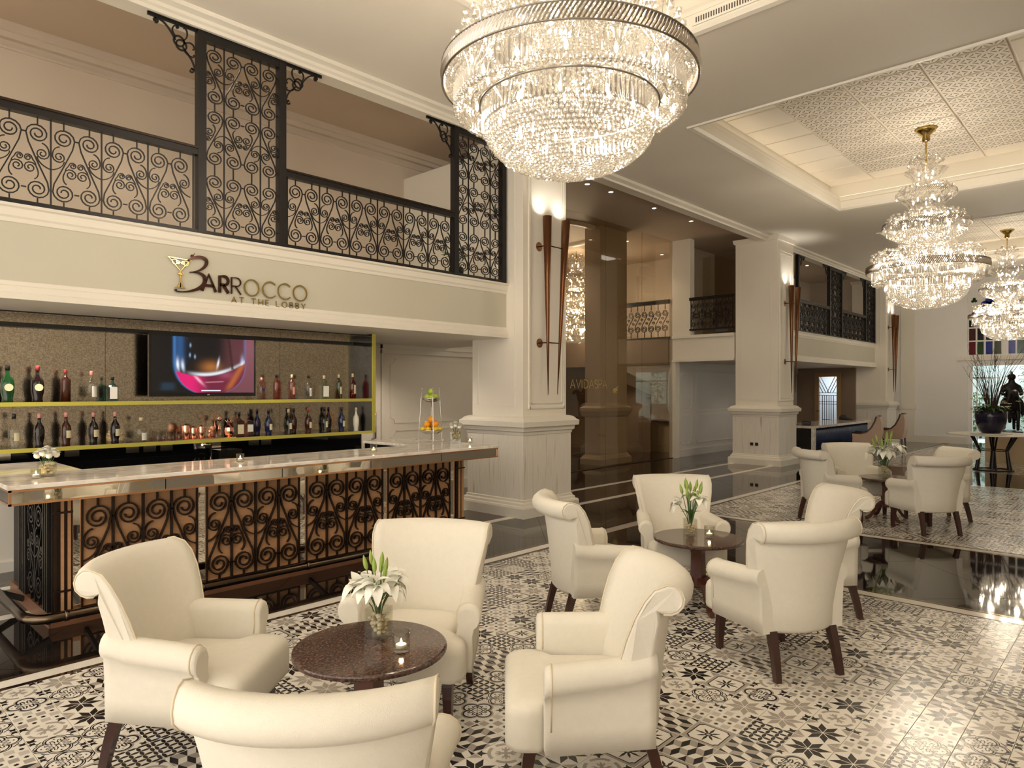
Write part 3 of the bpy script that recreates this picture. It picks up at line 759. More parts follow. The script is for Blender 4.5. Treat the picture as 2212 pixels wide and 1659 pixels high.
# ------------------------------------------------------------------ bar counter
bar = thing('bar_counter', 'long bar with mirrored apron, marble top and iron scroll front', 'bar counter', (0, 0, 0))
ZT, ZB = 1.064, .932
X0, X1, Y0 = .985, 5.435, 5.35
m = MB()
def top_box(mb, x0, y0, x1, y1): mb.rects([[(x0+o, y0+o, z), (x1-o, y0+o, z), (x1-o, y1-o, z), (x0+o, y1-o, z)] for o, z in ((.003, ZT-.03), (0, ZT-.027), (0, ZT-.004), (.004, ZT))])
top_box(m, X0-.012, Y0-.012, X1+.012, 6.07); top_box(m, X0-.012, 6.071, 1.58, 7.0); top_box(m, 4.80, 6.071, X1+.012, 7.0)
m.build('marble_top', 'marble_counter', bar)
m = MB(); m.box(X0+.004, Y0+.004, ZB+.002, X1-.004, 6.04, ZT-.031); m.box(X0+.004, 6.04, ZB+.002, 1.57, 6.98, ZT-.031); m.box(4.81, 6.04, ZB+.002, X1-.004, 6.98, ZT-.031); m.build('apron_core', 'black_gloss', bar)
for k, (a, b) in enumerate(((.99, 1.93), (1.933, 2.86), (2.863, 3.75), (3.753, 4.62), (4.623, 5.43))):
    m = MB(); m.box(a+.004, Y0-.002, ZB+.012, b, Y0+.004, ZT-.042); m.build('apron_mirror', 'mirror', bar)
m = MB(); m.box(X0-.002, Y0, ZB+.012, X0+.004, 6.95, ZT-.042); m.build('apron_mirror', 'black_gloss', bar)
m = MB()
for z0, z1 in ((ZB, ZB+.014), (ZT-.044, ZT-.031)):
    m.box(X0-.006, Y0-.007, z0, X1+.004, Y0+.006, z1); m.box(X0-.006, Y0+.006, z0, X0+.004, 6.95, z1)
m.box(X0-.006, Y0-.007, ZB, X0+.010, Y0+.006, ZT-.031); m.box(X1-.006, Y0-.007, ZB, X1+.004, Y0+.006, ZT-.031)
m.build('copper_edging', 'copper_edge', bar)
YB = 5.67
mb_box('body', 'black_matte', bar, 1.31, YB+.03, .0, 5.235, 6.0, ZB); mb_box('body', 'black_matte', bar, 1.31, 6.0, 0, 1.55, 6.95, ZB); mb_box('body', 'black_matte', bar, 4.85, 6.0, 0, 5.235, 6.95, ZB)
mb_box('plinth', 'bar_plinth', bar, 1.285, YB-.008, 0, 5.25, YB+.03, .095); mb_box('plinth', 'bar_plinth', bar, 1.285, YB+.03, 0, 1.31, 6.95, .095)
for k, (a, b) in enumerate(((1.469, 2.300), (2.364, 3.208), (3.268, 4.128), (4.179, 5.027))):
    p = mb_box('front_panel', 'bar_wood', bar, a, YB+.012, .098, b, YB+.03, .90)
    mf = MB()
    for q in ((a, .098, a+.014, .90), (b-.014, .098, b, .90), (a, .098, b, .112), (a, .888, b, .905)): mf.box(q[0], YB-.004, q[1], q[2], YB+.014, q[3])
    mf.build('panel_frame', 'iron_brown', p)
    W0 = (b-a)/2
    place('scroll_unit', scroll_unit('scroll_unit', 'iron_brown', W0, .80, .0115, .024, (1, -1), True, 1.2, None, .016, False, True), p, ((a+b)/2, YB-.004, .10))
    place('scroll_unit', scroll_unit('scroll_unit', 'iron_brown', W0, .80, .0115, .024, (1,), False, 1.2, None, .016), p, (a+.004, YB-.004, .10))
    place('scroll_unit', scroll_unit('scroll_unit', 'iron_brown', W0, .80, .0115, .024, (-1,), False, 1.2, None, .016), p, (b-.004, YB-.004, .10))
for a, b in ((1.417, 1.469), (2.300, 2.364), (3.208, 3.268), (4.128, 4.179), (5.027, 5.089)):
    s_ = mb_box('mirror_strip', 'mirror', bar, a+.002, YB+.008, .13, b-.002, YB+.03, .90)
    mf = MB(); mf.box(a, YB+.002, .098, a+.004, YB+.03, .90); mf.box(b-.004, YB+.002, .098, b, YB+.03, .90); mf.box(a, YB+.0, .098, b, YB+.03, .13); mf.build('strip_frame', 'copper_edge', s_)
def slatted(x0, x1):
    e = mb_box('corner_post', 'iron_brown', bar, x0, YB+.012, .098, x1, YB+.03, .905)
    n = 3; w = (x1-x0)
    for k in range(n):
        a = x0 + w*(k+.08)/n
        mb_box('slat', 'bar_wood' if k else 'iron_brown', e, a+.008, YB-.006, .11, a+w*.62/n, YB+.014, .90)
    mb_box('tie_bar', 'iron_brown', e, x0+.004, YB-.010, .24, x1, YB+.006, .255); mb_box('tie_bar', 'iron_brown', e, x0+.004, YB-.010, .80, x1, YB+.006, .815)
slatted(1.29, 1.417); slatted(5.089, 5.235)
e = mb_box('end_panel', 'black_gloss', bar, 1.296, YB+.03, .098, 1.31, 6.60, .905)      # end face towards the room
fn = fx(1.285)
for y in (5.72, 5.77, 5.82, 6.36, 6.42, 6.48, 6.55): mb_box('slat', 'iron', e, 1.270, y, .10, 1.296, y+.022, .90)
place('scroll_unit', scroll_unit('scroll_unit', 'iron', .46, .80, .014, .02, (1, -1), True, 1, fx(0)), e, (1.284, 6.09, .10))
mb_box('end_plinth', 'bar_plinth', bar, 1.27, YB, 0, 1.296, 6.62, .10)
# foot rail on brackets
fr = thing('foot_rail', 'dark metal tube foot rail along the foot of the bar', 'foot rail', (0, 0, 0))
pts = [(1.09, 6.62, .16), (1.09, 5.50, .16)] + [(1.09+.15*(1-cos(a)), 5.50-.15*sin(a), .16) for a in [pi/2*k/8 for k in range(1, 9)]] + [(5.20, 5.35, .16)]
m = MB(); m.tube(pts, .032, 14); m.build('tube', 'foot_rail_metal', fr)
for x in (1.5, 2.4, 3.3, 4.2, 5.05):
    m = MB(); m.bar((x, 5.35, .15), (x, 5.662, .06), .025, .04); m.build('bracket', 'black_matte', fr); m = MB(); m.lathe([(.037, -.012), (.037, .012)], 12); m.build('sleeve', 'foot_rail_metal', fr, (x-.2, 5.35, .16), (0, pi/2, 0))
for y in (5.62, 6.4):
    m = MB(); m.bar((1.10, y, .15), (1.27, y, .06), .04, .04); m.build('bracket', 'black_matte', fr)

# ------------------------------------------------------------------ back bar
YW = 7.40
bb = thing('back_bar_unit', 'mirror mosaic back bar with two lime edged shelves behind the counter', 'back bar', (0, 0, 0))
XB0, XB1 = -1.6, 5.02
for a, b in ((-1.6, .3), (.303, 2.12), (2.123, 3.93), (3.933, XB1)):
    mb_box('mosaic_panel', 'mosaic_mirror', bb, a, YW, 1.0, b, YW+.03, 2.26)
    mb_box('mosaic_header', 'mosaic_mirror', bb, a, YW-.02, 2.275, b, YW+.03, 2.372)
mb_box('header_line', 'black_gloss', bb, XB0, YW-.062, 2.238, XB1, YW-.050, 2.278); mb_box('header_top', 'black_gloss', bb, XB0, YW-.05, 2.268, XB1, YW+.03, 2.278); mb_box('top_line', 'black_gloss', bb, XB0, YW-.07, 2.368, XB1+.05, YW+.03, 2.384)
mb_box('led_strip', 'led_strip', bb, XB0, YW-.035, 2.261, XB1-.01, YW-.015, 2.267)
mb_box('back_board', 'black_matte', bb, XB0, YW+.03, .9, XB1+.05, YW+.08, 2.385)
mb_box('back_board', 'black_matte', bb, 1.62, YW+.03, 0, XB1+.05, YW+.08, .9)
mb_box('side_board', 'black_gloss', bb, XB1, 7.13, 1.15, XB1+.045, YW+.03, 2.372)
mb_box('side_edging', 'shelf_edge', bb, XB1-.001, 7.118, 1.15, XB1+.047, 7.13, 2.384)
for z in (1.548, 1.148):
    sh = mb_box('shelf', 'black_gloss', bb, XB0, 7.135, z, XB1, YW, z+.022)
    mb_box('shelf_edging', 'shelf_edge', sh, XB0, 7.12, z-.012, XB1+.01, 7.135, z+.024)
mb_box('splash_panel', 'black_gloss', bb, XB0, YW-.02, .90, XB1, YW, 1.0); mb_box('back_counter', 'black_gloss', bb, 1.6, 6.78, .86, XB1, YW-.02, .90); mb_box('cabinet', 'black_matte', bb, 1.62, 6.82, 0, XB1, YW-.02, .86)
mb_box('under_shelf_panel', 'black_gloss', bb, XB0, YW-.006, 1.0, XB1, YW, 1.148)
for k, x in enumerate((1.25, 1.62, 1.78, 2.30, 2.46, 2.62, 2.95, 3.12, 3.55, 3.70)):
    mb_box('socket', 'chrome', bb, x, YW-.012, 1.055, x+.12, YW-.006, 1.115)
# bar tap
m = MB(); m.tube([(3.05, 7.2, .90), (3.05, 7.2, 1.08), (3.04, 7.16, 1.11), (2.98, 7.06, 1.115), (2.86, 6.95, 1.13)], .012, 8); m.lathe([(.028, 0), (.028, .03), (.016, .04)], 12, (3.05, 7.2, .90))
tag(m.build('bar_tap', 'chrome'), 'thin chrome tap arm rising behind the counter under the lower shelf', 'tap')
m = MB(); m.box(3.10, 7.10, .90, 3.34, 7.3, 1.05); mq = m.build('till_box', 'chrome'); tag(mq, 'small grey metal box beside the tap behind the counter', 'box')

# ------------------------------------------------------------------ television with a wine glass picture
tv = thing('television', 'flat black television showing a wine glass on the mosaic wall', 'television', (2.990, 7.21, 1.935), R(0))
m = MB(); m.box(-.545, -.02, -.322, .545, .02, .322); m.build('casing', 'black_gloss', tv)
m = MB(); m.box(-.15, .02, -.1, .15, .19, .1); m.build('wall_mount', 'black_matte', tv)
# the picture on the screen: a wine glass, as colours on the screen's own grid
def sst(a, b, x):
    t = max(0, min(1, (x-a)/(b-a))); return t*t*(3-2*t)
def picture(x, z):
    mixc = lambda c, d, t: tuple(p+(q-p)*t for p, q in zip(c, d))
    c = mixc((.004, .004, .005), (.20, .065, .085), sst(.06, .34, x)*(.75+.25*sst(-.3, .3, z)))
    cx = .06; hw = .365*sqrt(max(0, 1-max(0, (.06-z)/.37)**2.5)) if z > -.30 else 0
    if hw > .05:
        e = abs(x-cx)-hw; side = -1 if x < cx else 1
        if e < 0: c = mixc(c, mixc((.004, .004, .006), (.075, .022, .028), sst(.12, .3, x)), .9)
        rim = math.exp(-(e/.016)**2)
        c = mixc(c, (.05, .17, .42) if side < 0 else (.13, .10, .22), rim*.85)
        if e < 0:
            if side < 0:
                c = mixc(c, (.02, .09, .24), .8*math.exp(-((e+.05)/.045)**2)*sst(-.05, .05, z))
                c = mixc(c, (.75, .82, .95), math.exp(-((e+.028)/.014)**2)*math.exp(-((z-.0)/.055)**2))
                c = mixc(c, (.65, .72, .88), .9*math.exp(-((e+.075)/.016)**2)*math.exp(-((z+.01)/.05)**2))
            else: c = mixc(c, (.55, .60, .85), .8*math.exp(-((e+.03)/.018)**2)*math.exp(-((z-.02)/.07)**2))
            zw = -.105 + .10*((x-cx)/.37)**2 + .045*(x-cx)/.37
            c = mixc(c, (.36, .13, .03), .85*math.exp(-((x-.06)/.10)**2-((z+.02)/.06)**2))
            c = mixc(c, (.72, .75, .80), .9*math.exp(-((z-zw-.012)/.018)**2)*sst(-.22, -.02, x)*(1-sst(.16, .30, x)*.5))
            c = mixc(c, (.80, .86, .95), .9*math.exp(-((x-.135+.25*(z-.02)**2-.2*(z-.03))/.010)**2)*math.exp(-((z-.02)/.045)**2))
            if z < zw:
                w = mixc((.62, .010, .13), (.13, .012, .035), sst(-.16, .06, x)); w = mixc(w, (.30, .06, .10), .7*math.exp(-((x-.22)/.08)**2-((z+.10)/.04)**2))
                w = mixc(w, (.85, .42, .55), .9*math.exp(-((x+.07+.9*(z+.15))/.018)**2)*math.exp(-((z+.15)/.05)**2)); w = mixc(w, (.70, .30, .34), .6*math.exp(-((z+.178-.05*x)/.005)**2)*sst(-.02, .02, x)*(1-sst(.17, .21, x)))
                w = mixc(w, (.45, .13, .02), .7*math.exp(-((x-.27-.6*(z+.2))/.035)**2)*sst(-.3, -.2, z)); c = mixc(c, w, sst(0, .012, zw-z))
        st_ = abs(x-(.25+.13*(.25-z)))
        if z > -.04 and st_ < .014: c = mixc(c, (.035, .012, .012), .85)
    if -.272 < z < -.258 and -.04 < x < .16: c = (.70, .74, .85)
    c = mixc(c, (.012, .035, .06), .8*math.exp(-((x+.37)/.07)**4-((z+.22)/.04)**4))
    for px_, pz_ in ((-.155, .10), (-.105, .085), (-.15, .20)): c = mixc(c, (.25, .42, .60), .9*math.exp(-((x-px_)/.008)**2-((z-pz_)/.018)**2))
    return c
SW, SH, NX, NZ = .525, .285, 168, 92
scr = MB(); scr.add([(-SW+2*SW*i/NX, -.0206, -SH+2*SH*k/NZ) for k in range(NZ+1) for i in range(NX+1)], [(k*(NX+1)+i, k*(NX+1)+i+1, (k+1)*(NX+1)+i+1, (k+1)*(NX+1)+i) for k in range(NZ) for i in range(NX)])
m_ = pbr('screen_picture', (.004, .004, .004), .14); nn, ll = nodes_of(m_); at_ = nn.new('ShaderNodeAttribute'); at_.attribute_name = 'picture'
ll.new(at_.outputs['Color'], nn['Principled BSDF'].inputs['Emission Color']); nn['Principled BSDF'].inputs['Emission Strength'].default_value = 1.0; m_.cycles.emission_sampling = 'NONE'
so = scr.build('screen', 'screen_picture', tv); ca = so.data.color_attributes.new('picture', 'FLOAT_COLOR', 'POINT')
for i_, v_ in enumerate(so.data.vertices): ca.data[i_].color = (*picture(v_.co.x, v_.co.z), 1)
mb_box("badge", "chrome", tv, .02, -.0225, -.311, .045, -.0205, -.299)
# ------------------------------------------------------------------ bottles and barware
def bottle(x, y, z, h, r, glass, label, labelm=None, cap='cap_black', shape='round', lab=(.18, .48), round_label=False, group='bottles on the bar shelves'):
    t = thing('bottle', label, 'bottle', (x, y, z), R(-45), group)
    prof = {'round': [(r*.9, 0), (r, .012), (r, .55), (r*.93, .62), (r*.55, .70), (r*.32, .76), (r*.30, .90)],
            'belly': [(r*.75, 0), (r*.82, .02), (r*.72, .10), (r*.95, .28), (r, .48), (r*.86, .60), (r*.45, .70), (r*.30, .78), (r*.28, .90)],
            'square': [(r*.95, 0), (r, .012), (r, .58), (r*.9, .64), (r*.42, .72), (r*.30, .76), (r*.30, .90)],
            'tall': [(r*.9, 0), (r, .012), (r, .66), (r*.9, .72), (r*.40, .80), (r*.32, .84), (r*.32, .92)],
            'flask': [(r*.9, 0), (r, .02), (r, .50), (r*.85, .60), (r*.40, .70), (r*.28, .74), (r*.28, .90)]}[shape]
    n = 4 if shape == 'square' else 16
    m = MB()
    if n == 4:
        m.rects([[(a*k*1.0, b*k*1.0, zz*h) for a, b in ((-1,-1),(1,-1),(1,1),(-1,1))] for k, zz in prof[:4]] , 0, True)
        m.lathe([(k, zz*h) for k, zz in prof[3:]], 12)
    else: m.lathe([(k, zz*h) for k, zz in prof], n)
    m.build('body', glass, t)
    if shape == 'square': t.rotation_euler = (0, 0, 0)
    if labelm:
        m = MB(); rr = r*1.02
        if round_label:
            m.lathe([(r*.62, 0), (r*.62, .003)], 14); m.build('label', labelm, t, (r*.76, -r*.76, h*.40), (R(90), 0, R(45)))
        elif shape == 'square':
            m.box(-r*.8, -r-.002, h*lab[0], r*.8, -r, h*lab[1]); m.build('label', labelm, t)
        else:
            A = [R(-55 + 110*k/10) for k in range(11)]
            vs = [(rr*cos(a), rr*sin(a), h*zz) for zz in lab for a in A]
            m.add(vs, [(k, k+1, k+12, k+11) for k in range(10)], 0, True); m.build('label', labelm, t)
    m = MB(); m.lathe([(r*.36, h*.86), (r*.36, h*.985), (r*.30, h)], 12); m.build('cap', cap, t)
    return t
ZU, ZL = 1.5705, 1.1705
for a in (
 (1.319, 7.24, ZU, .325, .052, 'glass_dark_green', 'big green bottle with round cream label at the left end of the top shelf', 'label_cream', 'cap_black', 'belly', (.2, .5), True),
 (1.537, 7.24, ZU, .325, .052, 'glass_black', 'big black bottle with round cream label on the top shelf', 'label_cream', 'cap_red', 'belly', (.2, .5), True),
 (1.753, 7.24, ZU, .295, .040, 'glass_brown', 'dark brown bottle with red cap, third from the left on the top shelf', None, 'cap_red', 'tall'),
 (1.961, 7.24, ZU, .285, .042, 'glass_clear', 'clear bottle with white label and pink cap left of the television', 'label_white', 'cap_pink', 'round', (.15, .50)),
 (2.136, 7.24, ZU, .235, .040, 'glass_teal', 'squat teal square bottle with white label left of the television', 'label_white', 'cap_black', 'square', (.10, .58)),
 (3.623, 7.24, ZU, .245, .040, 'glass_clear', 'short clear bottle with blue emblem just right of the television', 'glass_navy', 'cap_pink', 'round', (.38, .52)),
 (3.804, 7.24, ZU, .285, .036, 'glass_pink', 'tall pink bottle with black cap right of the television', None, 'cap_black', 'tall'),
 (3.992, 7.24, ZU, .285, .037, 'glass_pink', 'tall pink bottle with cream cap on the top shelf', 'cap_pink', 'cap_cream', 'tall', (.2, .5)),
 (4.204, 7.24, ZU, .285, .042, 'glass_clear', 'clear bottle with black cap and white label on the top shelf', 'label_white', 'cap_black', 'round', (.12, .46)),
 (4.412, 7.24, ZU, .280, .045, 'glass_clear', 'clear bottle with cream cap and large white label on the top shelf', 'label_white', 'cap_cream', 'square', (.10, .55)),
 (4.615, 7.24, ZU, .295, .038, 'glass_palegreen', 'pale green bottle second from the right on the top shelf', 'label_cream', 'cap_cream', 'tall', (.2, .5)),
 (4.812, 7.24, ZU, .310, .040, 'glass_rose', 'red bottle with cream label at the right end of the top shelf', 'label_cream', 'cap_cream', 'round', (.2, .55)),
 (1.361, 7.22, ZL, .300, .044, 'glass_clear', 'clear bottle with cream label at the left end of the lower shelf', 'label_cream', 'cap_black', 'belly', (.22, .45)),
 (1.546, 7.22, ZL, .300, .042, 'glass_black', 'black bottle with pink cap behind the carnations on the lower shelf', None, 'cap_pink', 'belly'),
 (1.751, 7.22, ZL, .305, .042, 'glass_brown', 'first dark bottle with cream label and pink cap on the lower shelf', 'label_cream', 'cap_pink', 'belly', (.24, .46)),
 (1.971, 7.22, ZL, .300, .042, 'glass_black', 'second dark bottle with cream label and pink cap on the lower shelf', 'label_cream', 'cap_pink', 'belly', (.24, .46)),
 (2.153, 7.22, ZL, .300, .042, 'glass_black', 'third dark bottle with cream label and pink cap, nearest the clear flask', 'label_cream', 'cap_pink', 'belly', (.24, .46)),
 (2.382, 7.22, ZL, .240, .052, 'glass_clear', 'wide clear flask bottle beside the small glasses on the lower shelf', 'label_white', 'cap_cream', 'flask', (.08, .38)),
 (3.372, 7.24, ZL, .270, .042, 'glass_brown', 'amber square bottle with tan label beside the copper pineapple', 'label_cream', 'cap_black', 'square', (.12, .5)),
 (3.481, 7.24, ZL, .262, .040, 'glass_pink', 'pink square bottle with white label on the lower shelf', 'label_white', 'cap_black', 'square', (.2, .5)),
 (3.689, 7.20, ZL, .290, .041, 'glass_navy', 'first navy bottle with cream label on the lower shelf', 'label_cream', 'cap_black', 'belly', (.22, .45)),
 (3.615, 7.32, ZL, .290, .040, 'glass_navy', 'unlabelled navy bottle standing behind on the lower shelf', None, 'cap_black', 'belly'),
 (3.929, 7.20, ZL, .290, .040, 'glass_clear', 'clear bottle with yellow cream label, cream neck, on the lower shelf', 'label_cream', 'cap_cream', 'belly', (.22, .45)),
 (4.180, 7.20, ZL, .300, .040, 'glass_brown', 'reddish brown bottle with cream label on the lower shelf', 'label_cream', 'cap_red', 'belly', (.22, .45)),
 (4.060, 7.32, ZL, .295, .038, 'glass_brown', 'red brown bottle with black cap standing behind on the lower shelf', None, 'cap_black', 'belly'),
 (4.393, 7.20, ZL, .300, .041, 'glass_clear', 'clear bottle with cream label and black cap near the right end of the lower shelf', 'label_cream', 'cap_black', 'belly', (.22, .45)),
 (4.520, 7.32, ZL, .300, .038, 'glass_black', 'plain black bottle between two labelled ones on the lower shelf', None, 'cap_black', 'belly'),
 (4.628, 7.20, ZL, .300, .041, 'glass_navy', 'second navy bottle with cream label, near the white bottle', 'label_cream', 'cap_black', 'belly', (.22, .45)),
 (4.846, 7.22, ZL, .290, .038, 'bottle_white', 'white bottle at the right end of the lower shelf', None, 'cap_cream', 'belly')):
    bottle(*a)
# small glasses, copper shakers, tools, copper pineapple on a tray
for k, x in enumerate((2.534, 2.590, 2.640, 2.690, 2.735)):
    t = thing('cocktail_glass', ('leftmost', 'second', 'middle', 'fourth', 'rightmost')[k] + ' of five small pink based glasses on the lower shelf', 'glass', (x, 7.20 + .03*(k % 2), ZL), group='small glasses on the lower shelf')
    m = MB(); m.lathe([(.020, 0), (.021, .02), (.022, .09), (.0205, .09), (.019, .022), (.001, .02)], 12, cap=False); m.build('bowl', 'glass_clear', t)
    m = MB(); m.lathe([(.0195, .003), (.0195, .018)], 12); m.build('base', 'glass_rose', t)
tr = MB(); tr.box(2.76, 7.15, ZL, 3.30, 7.36, ZL+.008); tag(tr.build('copper_tray', 'copper'), 'flat copper tray under the shakers on the lower shelf', 'tray')
for k, (x, h, r) in enumerate(((2.810, .155, .040), (2.885, .125, .036), (2.965, .135, .035))):
    t = thing('cocktail_shaker', ('tallest copper shaker', 'shorter copper shaker with a knob lid', 'copper cup shaker on the right')[k] + ' on the copper tray', 'shaker', (x, 7.23, ZL+.008), group='copper shakers')
    m = MB(); m.lathe([(r*.72, 0), (r*.78, .006), (r, h*.86), (r*.97, h*.88)], 18); m.build('cup', 'copper', t)
    m = MB(); m.lathe([(r*.95, h*.88), (r*.7, h*.94), (r*.2, h*.96), (r*.22, h)], 18); m.build('lid', 'copper', t)
t = thing('jigger', 'copper jigger between the shakers and the tool glass', 'jigger', (3.045, 7.22, ZL+.008)); m = MB(); m.lathe([(.022, 0), (.007, .045), (.007, .05), (.024, .09)], 14); m.build('cup', 'copper', t); m = MB(); m.lathe([(.009, .042), (.009, .053)], 12); m.build('waist_ring', 'copper', t)
t = thing('tool_glass', 'glass tumbler holding copper bar tools', 'glass', (3.125, 7.22, ZL+.008)); m = MB(); m.lathe([(.030, 0), (.034, .085), (.032, .085), (.028, .006)], 14, cap=False); m.build('tumbler', 'glass_clear', t)
m = MB(); m.tube([(0, 0, .01), (-.02, 0, .19)], .005, 6); m.strip(arc(-.022, .215, .03, 0, 360, 14), .006, .004, fy(0)); tag(m.build('strainer', 'copper', None, (3.115, 7.22, ZL+.012)), 'round copper strainer standing in the tool glass', 'bar tool')
m = MB(); m.tube([(.01, 0, .01), (.03, 0, .17)], .006, 6); m.sphere((.033, 0, .19), .026, 10, 8, sc=(1, .3, 1.2)); tag(m.build('bar_spoon', 'copper', None, (3.125, 7.23, ZL+.012)), 'copper spoon leaning right in the tool glass', 'bar tool')
t = thing('copper_pineapple', 'copper pineapple cup with leaf crown on the lower shelf', 'ornament', (3.255, 7.22, ZL+.008))
m = MB(); m.lathe([(.022, 0), (.040, .02), (.050, .06), (.044, .10), (.024, .125)], 10, smooth=False); m.build('cup', 'copper', t)
m = MB()
for k in range(8):
    a = 2*pi*k/8; m.tube([(.012*cos(a), .012*sin(a), .12), (.022*cos(a), .022*sin(a), .155), (.048*cos(a), .048*sin(a), .185)], [.009, .008, .001], 5)
m.build('leaf_crown', 'copper', t)

# ------------------------------------------------------------------ vases, candles, flowers
def pebbles(m, w, d, h, r, n, rnd, round_=False):
    for k in range(n):
        if round_:
            a = rnd.random()*2*pi; q = sqrt(rnd.random())*(w-r); x, y = q*cos(a), q*sin(a)
        else: x, y = (rnd.random()*2-1)*(w-r), (rnd.random()*2-1)*(d-r)
        m.sphere((x, y, r*.8 + rnd.random()*(h-r)), r*(.8+.4*rnd.random()), 6, 4, sc=(1.1, .9, .75))
def glass_vase(loc, w, h, label, fill, rz=0, pr=.013, np_=70, pm='pebble', flabel='', rect=None):
    t = thing('glass_vase', label, 'vase', loc, rz, 'glass vases'); d = rect or w
    m = MB(); g = .0045
    for o, z0 in ((0, 0), (g, .008)):
        m.rects([[(-w+o, -d+o, z), (w-o, -d+o, z), (w-o, d-o, z), (-w+o, d-o, z)] for z in (z0, h)], cap=False)
    m.add([(-w+o*a, -d+o*a, h) for o, a in ((0, 0),)] , [])
    m.build('walls', 'glass_clear', t)
    m = MB(); m.box(-w+g, -d+g, .001, w-g, d-g, .010); m.build('base', 'glass_clear', t)
    m = MB(); pebbles(m, w-g, d-g, h*fill, pr, np_, random.Random(int(loc[0]*977)+3))
    s = m.build('pebbles', pm, None, (loc[0], loc[1], loc[2]+.011), (0, 0, rz)); tag(s, flabel, 'pebbles', None, 'stuff')
    return t
def petal(m, base, dirv, L, w, curl, mi=0, n=6):
    base = Vector(base); d = Vector(dirv).normalized(); side = d.cross(Vector((0, 0, 1)))
    if side.length < .1: side = Vector((1, 0, 0))
    side.normalize(); up = side.cross(d).normalized(); vs = []
    for i in range(n+1):
        s = i/n; p = base + d*(L*(s - .25*curl*s*s)) - up*(curl*L*.75*s*s) + up*(L*.18*sin(pi*s*.8)); ww = w*sin(pi*min(1, .12+.86*s))**.8
        if i == n: ww = w*.05
        vs += [tuple(p - side*ww + up*ww*.35), tuple(p), tuple(p + side*ww + up*ww*.35)]
    fs = []
    for i in range(n):
        for j in range(2): fs.append((3*i+j, 3*i+j+1, 3*i+j+4, 3*i+j+3))
    m.add(vs, fs, mi, True)
def lily_bouquet(loc, label, seed, nf, nb, s=1.0, cols=('petal_white', 'bud_green')):
    t = thing('lily_bouquet', label, 'flowers', loc, 0, 'lily arrangements'); rnd = random.Random(seed)
    for k in range(nf):
        a = 2*pi*k/nf + rnd.random()*.7; el = .25 + .75*rnd.random(); q = .05*s*(1+.9*rnd.random())
        c = Vector((q*cos(a)*1.2, q*sin(a)*1.2, (.05 + .085*el + .02*rnd.random())*s)); ax = Vector((cos(a), sin(a), .15+.9*el)).normalized()
        sd = ax.orthogonal().normalized(); s2 = ax.cross(sd); m = MB()
        for j in range(6):
            b = 2*pi*j/6 + .3; dv = (sd*cos(b) + s2*sin(b))*(.85 if j % 2 else .7) + ax*.62
            petal(m, c, dv, (.085+.025*rnd.random())*s, .028*s, .5+.5*rnd.random())
        fl = m.build('lily_flower', cols[0], t)
        m = MB()
        for j in range(5):
            b = 2*pi*j/5; m.tube([tuple(c), tuple(c + ax*.04*s + (sd*cos(b)+s2*sin(b))*.018*s)], .0016*s, 4)
        m.build('stamens', cols[1], fl)
        m = MB(); m.tube([(0, 0, -.09*s), (c.x*.3, c.y*.3, c.z*.3-.02*s), tuple(c)], .0028*s, 5); m.build('stem', 'leaf_green', fl)
    for k in range(nb):
        a = 2*pi*k/nb + .5 + rnd.random()*.5; h = (.13 + .10*rnd.random())*s; q = (.025 + .05*rnd.random())*s
        p0 = Vector((0, 0, -.08*s)); p1 = Vector((q*cos(a)*.6, q*sin(a)*.6, h*.5)); p2 = Vector((q*cos(a), q*sin(a), h)); d = (p2-p1).normalized()
        m = MB(); m.tube([tuple(p2 + d*(.075*s*i/6)) for i in range(7)], [.003*s, .0095*s, .0115*s, .011*s, .009*s, .006*s, .001*s], 7); b_ = m.build('lily_bud', cols[1], t)
        m = MB(); m.tube([tuple(p0), tuple(p1), tuple(p2)], .0026*s, 5); m.build('stem', 'leaf_green', b_)
    for k in range(5):
        a = 2*pi*k/5 + .2; m = MB(); petal(m, (0, 0, .01*s), (cos(a), sin(a), 1.0), .11*s, .012*s, .4); m.build('leaf', 'leaf_green', t)
    return t
def carnations(loc, label, seed, n=9, R0=.062):
    t = thing('carnation_bunch', label, 'flowers', loc, 0, 'carnations on the bar'); rnd = random.Random(seed)
    for k in range(n):
        if k == 0: a, q, z = 0, 0, .055
        else: a = 2*pi*k/(n-1); q = R0*(.75 if k % 2 else .95); z = .035 if k % 2 else .018
        c = (q*cos(a), q*sin(a), z); m = MB()
        m.sphere(c, .022, 8, 6)
        for j in range(24):
            b = rnd.random()*2*pi; e = rnd.random()*1.2 - .1
            petal(m, c, (cos(b)*cos(e), sin(b)*cos(e), sin(e)+.25), .036, .018, .2, n=3)
        f = m.build('carnation_head', 'petal_white', t)
        m = MB(); m.tube([(0, 0, -.10), (c[0]*.5, c[1]*.5, -.03), c], .0022, 5); m.build('stem', 'leaf_green', f)
    return t
def tealight(loc, r, h, label):
    t = thing('tealight_holder', label, 'candle', loc, 0, 'tealights in glass holders')
    m = MB(); m.lathe([(.001, .001), (r*.9, 0), (r*.94, .004), (r, h), (r-.003, h), (r*.90, .012), (.001, .010)], 18, cap=False); m.build('glass_cup', 'glass_clear', t)
    m = MB(); m.lathe([(r*.62, .012), (r*.62, .026), (r*.5, .028)], 14); m.build('candle', 'candle_wax', t)
    m = MB(); m.lathe([(.0012, .027), (.0045, .033), (.005, .038), (.003, .046), (.0003, .053)], 8); m.build('flame', 'flame', t)
    lamp('candle_lamp', 'POINT', (0, 0, .045), .35, t, (1, .62, .28), .01)
    return t
ZT_ = ZT + .0005
glass_vase((1.275, 5.74, ZT_), .050, .105, 'square glass vase of pebbles at the left end of the bar', .85, R(0), .014, 60, 'pebble', 'cream pebbles filling the vase at the left end of the bar')
